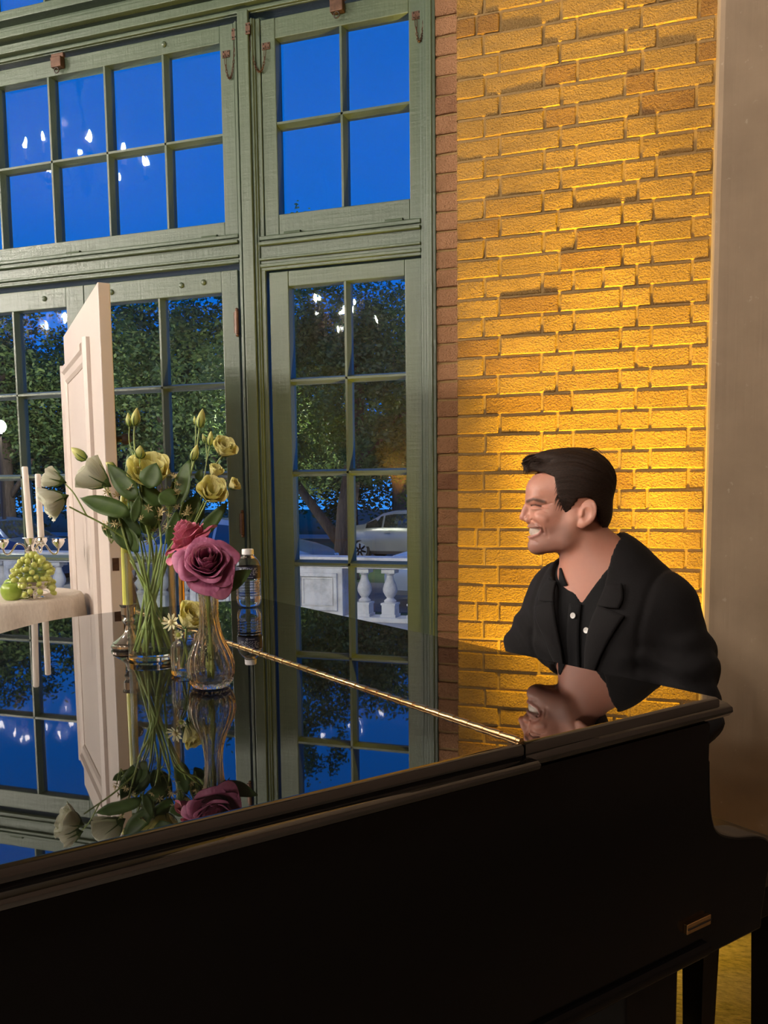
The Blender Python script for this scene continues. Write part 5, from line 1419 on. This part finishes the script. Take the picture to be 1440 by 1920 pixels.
# dark chair with a cream jacket over its back
HX, HY = -2.02, 2.69
u2 = Vector((-.60, .80, 0)); v2 = Vector((.80, .60, 0))
def HP(a, b, z): return Vector((HX, HY, 0)) + u2 * a + v2 * b + Vector((0, 0, z))
dc = thing('dark_chair', 'dark wooden chair under the cream jacket', 'chair', HP(.15, .2, 0))
for a, b, h in ((0, 0, 1.00), (.36, 0, 1.00), (0, .38, .45), (.36, .38, .45)): obj('leg', MB().tube([HP(a, b, 0), HP(a, b, .45), HP(a, b - (.03 if h > .5 else 0), h)], [.014, .018, .013], 8), DARKWOOD, dc, auto=40)
obj('seat', MB().add([HP(a, b, z) for z in (.44, .47) for a, b in ((-.02, -.01), (.38, -.01), (.38, .40), (-.02, .40))], [(0, 3, 2, 1), (4, 5, 6, 7), (0, 1, 5, 4), (1, 2, 6, 5), (2, 3, 7, 6), (3, 0, 4, 7)]), DARKWOOD, dc, bevel=.006)
obj('top_rail', MB().tube([HP(-.03, -.03, 1.015), HP(.18, -.05, 1.035), HP(.39, -.03, 1.015)], .020, 10), GILT, dc, auto=50)
obj('splat', MB().add([HP(a, b, z) for z in (.5, 1.01) for a, b in ((.12, -.02), (.24, -.02), (.24, -.01), (.12, -.01))], [(0, 3, 2, 1), (4, 5, 6, 7), (0, 1, 5, 4), (1, 2, 6, 5), (2, 3, 7, 6), (3, 0, 4, 7)]), DARKWOOD, dc)
JACK = simple('cream_jacket_cloth', (.70, .50, .37), .85, noise=(8, .1)); STRAP = simple('black_strap', (.015, .015, .02), .5)
rs = []
for k, (z, hw, dp) in enumerate([(1.062, .03, .010), (1.055, .10, .030), (1.035, .155, .045), (.98, .185, .060), (.88, .20, .072), (.74, .215, .085), (.58, .23, .095)]):
    ring = []
    for j in range(40):
        q = 2 * math.pi * j / 40; f_ = 1 + .07 * math.sin(7 * q + z * 9) * min(1, k / 3)
        ring.append(HP(.18 + hw * f_ * math.cos(q), -.012 + .92 * dp * f_ * math.sin(q), z))
    rs.append(ring)
jk = thing('jacket', 'cream jacket hanging over the dark chair behind the white door leaf', 'jacket', HP(.18, -.03, .58))
obj('cloth', MB().rings(rs, True, True, False), JACK, jk, smooth=True, solid=.004)
obj('collar', MB().tube([HP(-.01, -.02, 1.03), HP(-.02, .0, 1.055), HP(-.01, .03, 1.045), HP(.03, .045, 1.02)], [.012, .018, .018, .010], 10), simple('pale_lining', (.62, .58, .66), .8), jk, smooth=True)
obj('strap', MB().tube([HP(-.025, -.045, .90), HP(-.040, -.01, .935), HP(-.030, .03, .960), HP(.0, .055, .985)], .007, 6), STRAP, jk, smooth=True)
# gilt chair, its back edge on
g1 = Vector((-1.545, 2.365, 0)); g2 = Vector((-1.750, 2.680, 0)); gd = Vector((.83, .55, 0)) * .38
gc = thing('gilt_chair', 'slender gilt chair behind the tall vase', 'chair', (g1 + g2) / 2 + gd * .5)
for p, h in ((g1, 1.07), (g2, 1.07), (g1 + gd, .44), (g2 + gd, .44)):
    obj('leg', MB().tube([p, p + Vector((0, 0, .44)), p + Vector((0, 0, h))], [.009, .011, .009], 10), GILT, gc, auto=40)
for z in (.15, .28, .62, .82, 1.06): obj('rail', MB().tube([g1 + Vector((0, 0, z)), g2 + Vector((0, 0, z))], .007, 8), GILT, gc, auto=40)
for k in range(1, 6):
    p = g1 + (g2 - g1) * (k / 6); obj('spindle', MB().tube([p + Vector((0, 0, .62)), p + Vector((0, 0, 1.06))], .0045, 8), GILT, gc, auto=40)
S = [g1 + Vector((0, 0, .44)), g2 + Vector((0, 0, .44)), g2 + gd + Vector((0, 0, .44)), g1 + gd + Vector((0, 0, .44))]
obj('seat', MB().add(S + [p + Vector((0, 0, .03)) for p in S], [(0, 1, 2, 3), (7, 6, 5, 4), (1, 0, 4, 5), (2, 1, 5, 6), (3, 2, 6, 7), (0, 3, 7, 4)]), simple('seat_pad', (.7, .62, .5), .8), gc, bevel=.008)
# ================================================================== outside the windows
m = NT('lawn'); f = m.noise(m.coords('World'), 3, 5, .7); m.base(m.ramp(f, [(.3, (.030, .060, .020)), (.7, (.06, .11, .035))])); m.set(Roughness=.9); LAWN = m.m
m = NT('asphalt'); f = m.noise(m.coords('World'), 8, 4); m.base(m.ramp(f, [(.3, (.09, .09, .095)), (.7, (.14, .14, .145))])); m.set(Roughness=.55); ASPH = m.m
PALE = simple('pale_pavement', (.42, .41, .40), .8, noise=(3, .1))
m = NT('weathered_limestone'); v = m.coords('World'); f = m.noise(v, 5, 6, .65); g = m.noise(v, 40, 3); m.base(m.ramp(f, [(.28, (.40, .38, .36)), (.55, (.66, .63, .60)), (.8, (.74, .71, .68))])); m.set(Roughness=.9); m.bump(g, .3, .006); STONE = m.m
TZ0, GZ = -.31, -.68
struct('floor_terrace', MB().box(-16, 3, 3.45, 10.35, -.9, TZ0), PALE, 'paved terrace outside the doors')
struct('floor_lawn', MB().box(-70, 30, 10.35, 90, -1.2, GZ), LAWN, 'lawn beyond the balustrade')
struct('floor_road', MB().box(-70, 30, 20.6, 27.2, -1.0, GZ + .012), ASPH, 'road with the parked cars')
struct('floor_path', MB().box(-70, 30, 33.5, 36.5, -1.0, GZ + .02), PALE, 'pale path beyond the road')
struct('floor_carpark', MB().box(-70, 30, 13.2, 17.4, -1.0, GZ + .011), ASPH, 'parking bay behind the balustrade')
# ---- balustrade
YQ = 10.0
peds = [-4.455, -5.98, -9.05, -12.1]
bl = thing('balustrade', 'weathered stone balustrade along the terrace edge', 'balustrade', (-6, YQ, TZ0))
bal_me = mesh_of('baluster', MB().box(-.085, .085, -.085, .085, 0, .15).box(-.10, .10, -.10, .10, 0, .035).box(-.095, .095, -.095, .095, .15, .175)
                 .lathe([(.070, .175), (.078, .20), (.050, .225), (.042, .235), (.062, .26), (.088, .31), (.092, .345), (.078, .40), (.050, .46), (.042, .50), (.040, .515), (.058, .525), (.058, .545)], 20).box(-.085, .085, -.085, .085, .545, .602))
bal_me.polygons.foreach_set('use_smooth', [True] * len(bal_me.polygons)); bal_me.set_sharp_from_angle(angle=R_(35)); bal_me.materials.append(STONE)
obj('plinth', MB().box(-14, 2, YQ - .14, YQ + .14, TZ0, TZ0 + .06), STONE, bl, bevel=.01)
obj('hand_rail', MB().box(-14, 2, YQ - .13, YQ + .13, .352, .40).box(-14, 2, YQ - .17, YQ + .17, .40, .455).box(-14, 2, YQ - .145, YQ + .145, .455, .493), STONE, bl, bevel=.008)
for x in peds:
    p = obj('pedestal', MB().box(x - .335, x + .335, YQ - .15, YQ + .15, TZ0 + .06, .352), STONE, bl, bevel=.008)
    fr_ = MB()
    a, b, c_, d_ = x - .27, x + .27, TZ0 + .13, .29
    yf = YQ - .15
    for w, q in ((.045, .030), (.020, .015)):
        fr_.box(a, b, yf - q, yf, c_, c_ + w).box(a, b, yf - q, yf, d_ - w, d_).box(a, a + w, yf - q, yf, c_ + w, d_ - w).box(b - w, b, yf - q, yf, c_ + w, d_ - w)
        a += .06; b -= .06; c_ += .06; d_ -= .06
    obj('panel_frame', fr_, STONE, p, bevel=.004)
for xa, xb in ((-4.12, 2.0), (-5.645, -4.79), (-8.715, -6.315), (-11.765, -9.385)):
    n = max(2, round((xb - xa) / .333)); st = (xb - xa) / n
    for k in range(n): place('baluster', bal_me, Matrix.Translation((xa + st * (k + .5) + (.068 if xa > -4.2 else 0), YQ, TZ0 + .06)), bl)
# ---- cars
GLASSC = NT('car_glass').set(Roughness=.04, IOR=2.4).base((.012, .015, .02)).m
TYRE = simple('tyre_rubber', (.015, .015, .015), .7); RIM = simple('alloy_rim', (.55, .56, .58), .3, .9)
LAMPR = simple('red_lamp_glass', (.45, .02, .02), .2); LAMPW = simple('headlamp_glass', (.8, .82, .85), .1)
def interp(x, T):
    for (a, p), (b, q) in zip(T, T[1:]):
        if a <= x <= b: return p + (q - p) * (x - a) / (b - a)
    return T[0][1] if x < T[0][0] else T[-1][1]
BELT = [(0, .62), (.12, .80), (.5, .90), (1.2, .93), (3.2, .90), (4.3, .78), (4.5, .60)]
TOP = [(0, .66), (.10, .86), (.55, 1.00), (.95, 1.06), (1.45, 1.36), (1.8, 1.43), (2.4, 1.45), (2.9, 1.38), (3.55, 1.00), (3.9, .93), (4.35, .78), (4.5, .62)]
HW = [(0, .62), (.15, .78), (.5, .88), (1.2, .91), (3.5, .90), (4.2, .80), (4.5, .60)]
def section(x):
    zb, zt, w = interp(x, BELT), interp(x, TOP), interp(x, HW); cab = max(0, min(1, (zt - zb - .08) / .3))
    wt = w * (.86 - .20 * cab)
    return [(0, .20), (w * .80, .20), (w * .97, .30), (w, .52), (w * .985, zb - .10), (w * .95, zb), (w * .95 + (wt - w * .95) * .90, zb + (zt - zb) * .86), (wt * .93, zt - .012), (wt * .5, zt + .006), (0, zt + .01)]
def car(label, x, y, z, yaw, paint, s=1.0):
    """saloon: local x from tail (0) to nose (4.5)"""
    M = Matrix.Translation((x, y, z)) @ Matrix.Rotation(yaw, 4, 'Z') @ Matrix.Scale(s, 4) @ Matrix.Translation((-2.25, 0, 0))
    t = thing('car', label, 'car', (x, y, z), 'cars parked outside')
    st = [0, .06, .12, .25, .5, .75, .95, 1.2, 1.45, 1.8, 2.1, 2.4, 2.65, 2.9, 3.2, 3.55, 3.75, 3.9, 4.2, 4.35, 4.45, 4.5]
    rs = []
    for q in st:
        h = section(q); rs.append([(q, p[0], p[1]) for p in h] + [(q, -p[0], p[1]) for p in reversed(h[1:-1])])
    mb = MB().rings(rs, True, True, True, M)
    b = obj('body', mb, paint, t, auto=32)
    bm = bmesh.new(); bm.from_mesh(b.data); bmesh.ops.recalc_face_normals(bm, faces=bm.faces); bm.to_mesh(b.data); bm.free()
    def pt(q, k, side, off):
        h = section(q); a, c = h[5], h[6]; f = k
        return (q, side * (a[0] + (c[0] - a[0]) * f + off), a[1] + (c[1] - a[1]) * f)
    for side in (-1, 1):
        for q0, q1, ta, tb_ in ((1.02, 1.50, .10, .05), (1.56, 2.30, .02, .0), (2.36, 3.30, .0, .35)):
            n = 6; g = MB()
            pts = []
            for i in range(n + 1):
                q = q0 + (q1 - q0) * i / n
                lim = .93
                pts.append((pt(q, .08, side, .006), pt(q, lim, side, .006)))
            vs = [p for pr in pts for p in pr]
            g.add(vs, [(2 * i, 2 * i + 2, 2 * i + 3, 2 * i + 1) for i in range(n)], M)
            o = obj('side_window', g, GLASSC, t); 
            md = o.modifiers.new('solid', 'SOLIDIFY'); md.thickness = .008
        for q in (.86, 3.66):
            wx = (q, side * .80, .31)
            w = obj('wheel', MB().lathe([(.20, -.09), (.29, -.095), (.31, -.07), (.31, .07), (.29, .095), (.20, .09)], 28, M=M @ Matrix.Translation(wx) @ Matrix.Rotation(R_(90), 4, 'X')), TYRE, t, auto=40)
            rm = MB()
            for k in range(7):
                rm.box(-.025, .025, .03, .195, -.02, .02, M @ Matrix.Translation((q, side * .885, .31)) @ Matrix.Rotation(R_(90), 4, 'X') @ Matrix.Rotation(k * .8976, 4, 'Z'))
            rm.lathe([(.19, -.02), (.215, -.02), (.215, .02), (.19, .02)], 24, M=M @ Matrix.Translation((q, side * .885, .31)) @ Matrix.Rotation(R_(90), 4, 'X'))
            obj('rim', rm, RIM, w)
        obj('mirror', MB().ball((2.98, side * .97, .98), (.07, .09, .06), 10, 6, M), paint, t, smooth=True)
        obj('tail_lamp', MB().box(-.005, .10, side * .46, side * .74, .70, .83, M), LAMPR, t, bevel=.02)
        obj('head_lamp', MB().box(4.24, 4.44, side * .45, side * .70, .60, .71, M), LAMPW, t, bevel=.03)
        hd = MB()
        for q in (1.60, 2.42): hd.box(q, q + .18, side * (interp(q, HW) * .975), side * (interp(q, HW) * .975 + .035), .80, .83, M)
        obj('door_handles', hd, paint, t)
    for q0, q1 in ((2.93, 3.52), (.98, 1.42)):
        g = MB(); n = 5
        for i in range(n + 1):
            q = q0 + (q1 - q0) * i / n; h = section(q); w = h[7][0] * .92
            g.v += [tuple(M @ Vector((q, -w, h[7][1] + .016))), tuple(M @ Vector((q, 0, h[9][1] + .012))), tuple(M @ Vector((q, w, h[7][1] + .016)))]
        g.f = [(3 * i + j, 3 * i + 3 + j, 3 * i + 4 + j, 3 * i + 1 + j) for i in range(n) for j in range(2)]
        o = obj('windscreen', g, GLASSC, t, smooth=True)
    return t
def paint(name, c): return simple(name, c, .24, .45, IOR=1.6)
GREY = paint('grey_car_paint', (.30, .31, .32)); SILVER = paint('silver_car_paint', (.60, .61, .62)); WHITEC = paint('white_car_paint', (.80, .80, .79)); NAVYC = paint('dark_blue_car_paint', (.02, .05, .14))
car('grey saloon car standing on the road behind the tree', -7.55, 23.6, GZ + .012, 0.0, GREY)
car('silver saloon car left of the tree trunk with its bonnet showing', -9.15, 15.8, GZ + .011, R_(2), SILVER)
car('white saloon car with red tail lamp behind the balusters', -2.80, 14.6, GZ + .011, R_(3), WHITEC)
car('dark blue saloon car left of the candles', -21.7, 19.3, GZ + .012, R_(-4), NAVYC)
car('dark blue saloon car seen between the candles and the white door leaf', -15.55, 16.0, GZ + .012, R_(-5), NAVYC)

# ---- trees
m = NT('tree_leaves'); oi = m.n('ShaderNodeNewGeometry'); m.base(m.ramp(oi.outputs['Random Per Island'], [(0, (.035, .075, .028)), (.5, (.08, .14, .045)), (1, (.15, .22, .06))])); m.set(Roughness=.6)
tl = m.n('ShaderNodeBsdfTranslucent'); tl.inputs[0].default_value = (.10, .17, .04, 1); mx = m.n('ShaderNodeMixShader'); mx.inputs[0].default_value = .3
m.l(m.b.outputs[0], mx.inputs[1]); m.l(tl.outputs[0], mx.inputs[2]); m.l(mx.outputs[0], m.out.inputs[0]); FOL = m.m
m = NT('tree_bark'); f = m.noise(m.coords('World', (6, 6, 1.2)), 3, 5, .7); m.base(m.ramp(f, [(.3, (.06, .045, .035)), (.7, (.15, .115, .09))])); m.set(Roughness=.95); m.bump(f, .8, .05); BARK = m.m
def tree(label, x, y, z, trunk, limbs, blobs, n, leaf=.10, seed=0):
    """trunk: [(x,y,z,r)]; limbs: list of such; blobs: (dx,dy,dz,rx,ry,rz) clouds that carry n leaves in all"""
    t = thing('tree', label, 'tree', (x, y, z), 'trees beyond the balustrade')
    obj('trunk', MB().tube([(x + p[0], y + p[1], z + p[2]) for p in trunk], [p[3] for p in trunk], 14), BARK, t, smooth=True)
    for L in limbs: obj('branch', MB().tube([(x + p[0], y + p[1], z + p[2]) for p in L], [p[3] for p in L], 9), BARK, t, smooth=True)
    rg = np.random.default_rng(seed); vol = np.array([b[3] * b[4] * b[5] for b in blobs]) ** .7; cnt = (vol / vol.sum() * n).astype(int)
    P = []
    for b, c in zip(blobs, cnt):
        d = rg.normal(size=(c, 3)); d /= np.linalg.norm(d, axis=1)[:, None]
        r = rg.random(c) ** .45
        # leaves gather in sprays
        k = max(4, c // 70); cd = rg.normal(size=(k, 3)); cd /= np.linalg.norm(cd, axis=1)[:, None]; cr = rg.random(k) ** .4
        cen = cd * cr[:, None]; pick = rg.integers(0, k, c)
        q = cen[pick] + rg.normal(size=(c, 3)) * .115
        P.append(q * np.array(b[3:6]) + np.array(b[:3]))
    P = np.concatenate(P) + np.array([x, y, z]); c = len(P)
    a = rg.normal(size=(c, 3)); a[:, 2] *= .6; a /= np.linalg.norm(a, axis=1)[:, None]
    b = np.cross(a, rg.normal(size=(c, 3))); b /= np.linalg.norm(b, axis=1)[:, None]
    s = leaf * (.6 + .8 * rg.random(c))[:, None]
    V = np.stack([P - a * s, P + b * s * .45, P + a * s, P - b * s * .45], 1).reshape(-1, 3)
    me = bpy.data.meshes.new('foliage'); me.vertices.add(4 * c); me.vertices.foreach_set('co', V.ravel())
    me.loops.add(4 * c); me.loops.foreach_set('vertex_index', np.arange(4 * c)); me.polygons.add(c)
    me.polygons.foreach_set('loop_start', np.arange(c) * 4); me.polygons.foreach_set('loop_total', np.full(c, 4)); me.update(calc_edges=True); me.validate()
    me.materials.append(FOL)
    o = bpy.data.objects.new('foliage', me); COL.objects.link(o); o.parent = t; o.matrix_parent_inverse = PM[t.name].inverted(); o['kind'] = 'stuff'
    return t
tree('tree with a low forked limb behind the narrow door', -7.45, 18.0, GZ,
     [(0, 0, 0, .34), (-.02, 0, .3, .27), (0, 0, .75, .24), (.06, 0, 1.6, .22), (.2, .1, 2.6, .2), (.3, .2, 4.2, .13), (.2, .2, 5.6, .05)],
     [[(-.05, 0, .75, .14), (-.45, 0, 1.25, .12), (-.95, -.1, 1.95, .10), (-1.5, -.2, 2.8, .07), (-2.2, -.3, 3.8, .03)], [(.2, 0, 2.5, .12), (1.0, -.2, 3.3, .08), (2.0, -.3, 3.9, .04)], [(.1, 0, 1.9, .10), (.6, -.5, 2.7, .06), (1.3, -.9, 3.1, .03)]],
     [(-1.5, 0, 4.3, 1.9, 1.8, 1.7), (.6, .2, 4.2, 1.7, 1.8, 1.5), (2.2, 0, 3.7, 1.5, 1.6, 1.3), (-.9, .1, 6.6, .8, 1.0, 1.5), (-1.2, -.6, 2.9, 1.2, 1.0, .8), (1.4, -.6, 2.9, 1.2, 1.0, .9), (2.3, -.4, 2.2, .9, .8, .7), (.4, .8, 3.0, 1.2, .8, .8), (1.6, .3, 5.2, 1.6, 1.5, 1.1), (-.2, .3, 5.4, 1.4, 1.4, 1.2)], 50000, .056, 1)
spec = [('leafy tree behind the glazed door right of the white leaf', -11.6, 20.5, 8.3, 2), ('dense tree behind the white door leaf', -15.2, 22.5, 8.6, 3), ('tree behind the candles at far left', -18.8, 20.0, 7.6, 4), ('tall tree at the left end of the row', -23.0, 22.0, 8.2, 5),
        ('tree beyond the grey car', -5.2, 29.5, 8.8, 6), ('tree across the road behind the forked trunk', -10.6, 31.0, 10.2, 7), ('tree across the road behind the silver car', -16.5, 32.0, 10.8, 8), ('tree far across the road at left', -24.5, 32.5, 11, 9), ('tree farthest left across the road', -32, 31.5, 11, 10)]
for lab, x, y, h, sd in spec:
    rg = random.Random(sd); k = h / 7
    bl_ = []
    for i in range(7):
        a = i * .9 + rg.random(); bl_.append((math.cos(a) * 1.5 * k + rg.uniform(-.4, .4), math.sin(a) * 1.3 * k, (2.4 + 3.2 * rg.random()) * k, 1.5 * k, 1.4 * k, 1.1 * k))
    bl_ += [(0, 0, 5.6 * k, 1.6 * k, 1.5 * k, 1.3 * k), (-.3, 0, 4.0 * k, 2.3 * k, 2.0 * k, 1.5 * k)]
    tree(lab, x, y, GZ, [(0, 0, 0, .26 * k), (.03, 0, 1.2, .2 * k), (0, .05, 3.0 * k, .15 * k), (.1, 0, 5.5 * k, .05)],
         [[(0, 0, 1.6 * k, .10), (rg.choice((-1, 1)) * .9, .1, 2.7 * k, .07), (rg.choice((-1, 1)) * 1.6, .1, 3.8 * k, .03)]], bl_, 27000, .072, sd)
# clipped shrubs close the view across the road
for k in range(9):
    rg = random.Random(50 + k); x = -6 - k * 5.2
    tree(['clipped shrub farthest right across the path', 'second shrub from the right across the path', 'third shrub from the right across the path', 'fourth shrub from the right across the path', 'middle shrub across the path', 'fourth shrub from the left across the path', 'third shrub from the left across the path', 'second shrub from the left across the path', 'clipped shrub farthest left across the path'][k], x, 41, GZ, [(0, 0, 0, .2), (0, 0, 2.0, .1)], [], [(0, 0, 2.2, 3.2, 1.2, 2.4), (1.5, .5, 4.2, 2.6, 1.2, 1.8), (-1.4, .2, 3.8, 2.4, 1.2, 2.2)], 9000, .13, 60 + k)
# ---- street lamps: left globe, and two added unseen to light the cars
GLOBE = NT('lit_globe'); GLOBE.b.inputs['Emission Color'].default_value = (1, .92, .78, 1); GLOBE.b.inputs['Emission Strength'].default_value = 900; GLOBE = GLOBE.m
for x, y, z, lab in ((-15.05, 15.9, 2.85, 'street lamp with a round globe left of the white door leaf'), (-9.95, 19.2, 3.3, 'added street lamp hidden behind the green post'), (-3.9, 20.2, 3.4, 'added unseen street lamp right of the narrow door')):
    t = thing('street_lamp', lab, 'street lamp', (x, y, GZ), 'street lamps beyond the balustrade')
    obj('post', MB().lathe([(.09, 0), (.09, .2), (.05, .35), (.04, z - GZ - .2), (.07, z - GZ - .17), (.05, z - GZ - .14)], 14, (x, y, GZ)), IRON, t, auto=40)
    obj('globe', MB().ball((x, y, z), .15, 20, 14), GLOBE, t, smooth=True)
# ---- unseen lamps added on the outside wall to light the balustrade
ADDLAMP = NT('lit_added_lamp_glass'); ADDLAMP.b.inputs['Emission Color'].default_value = (1, .93, .84, 1); ADDLAMP.b.inputs['Emission Strength'].default_value = 3000; ADDLAMP = ADDLAMP.m
for x, lab in ((-4.1, 'added unseen lamp outside left of the double doors'), (-8.0, 'added unseen lamp far along the outside wall')):
    t = thing('added_lamp', lab, 'lantern', (x, 3.52, 2.5), 'added lamps on the outside wall')
    obj('bracket', MB().tube([(x, 3.452, 2.62), (x, 3.55, 2.72), (x, 3.62, 2.68)], .012, 8).lathe([(.001, .16), (.09, .10), (.10, .09), (.001, .09)], 12, (x, 3.62, 2.55)), IRON, t, auto=40)
    obj('glass', MB().ball((x, 3.62, 2.55), (.06, .06, .085), 14, 10), ADDLAMP, t, smooth=True)
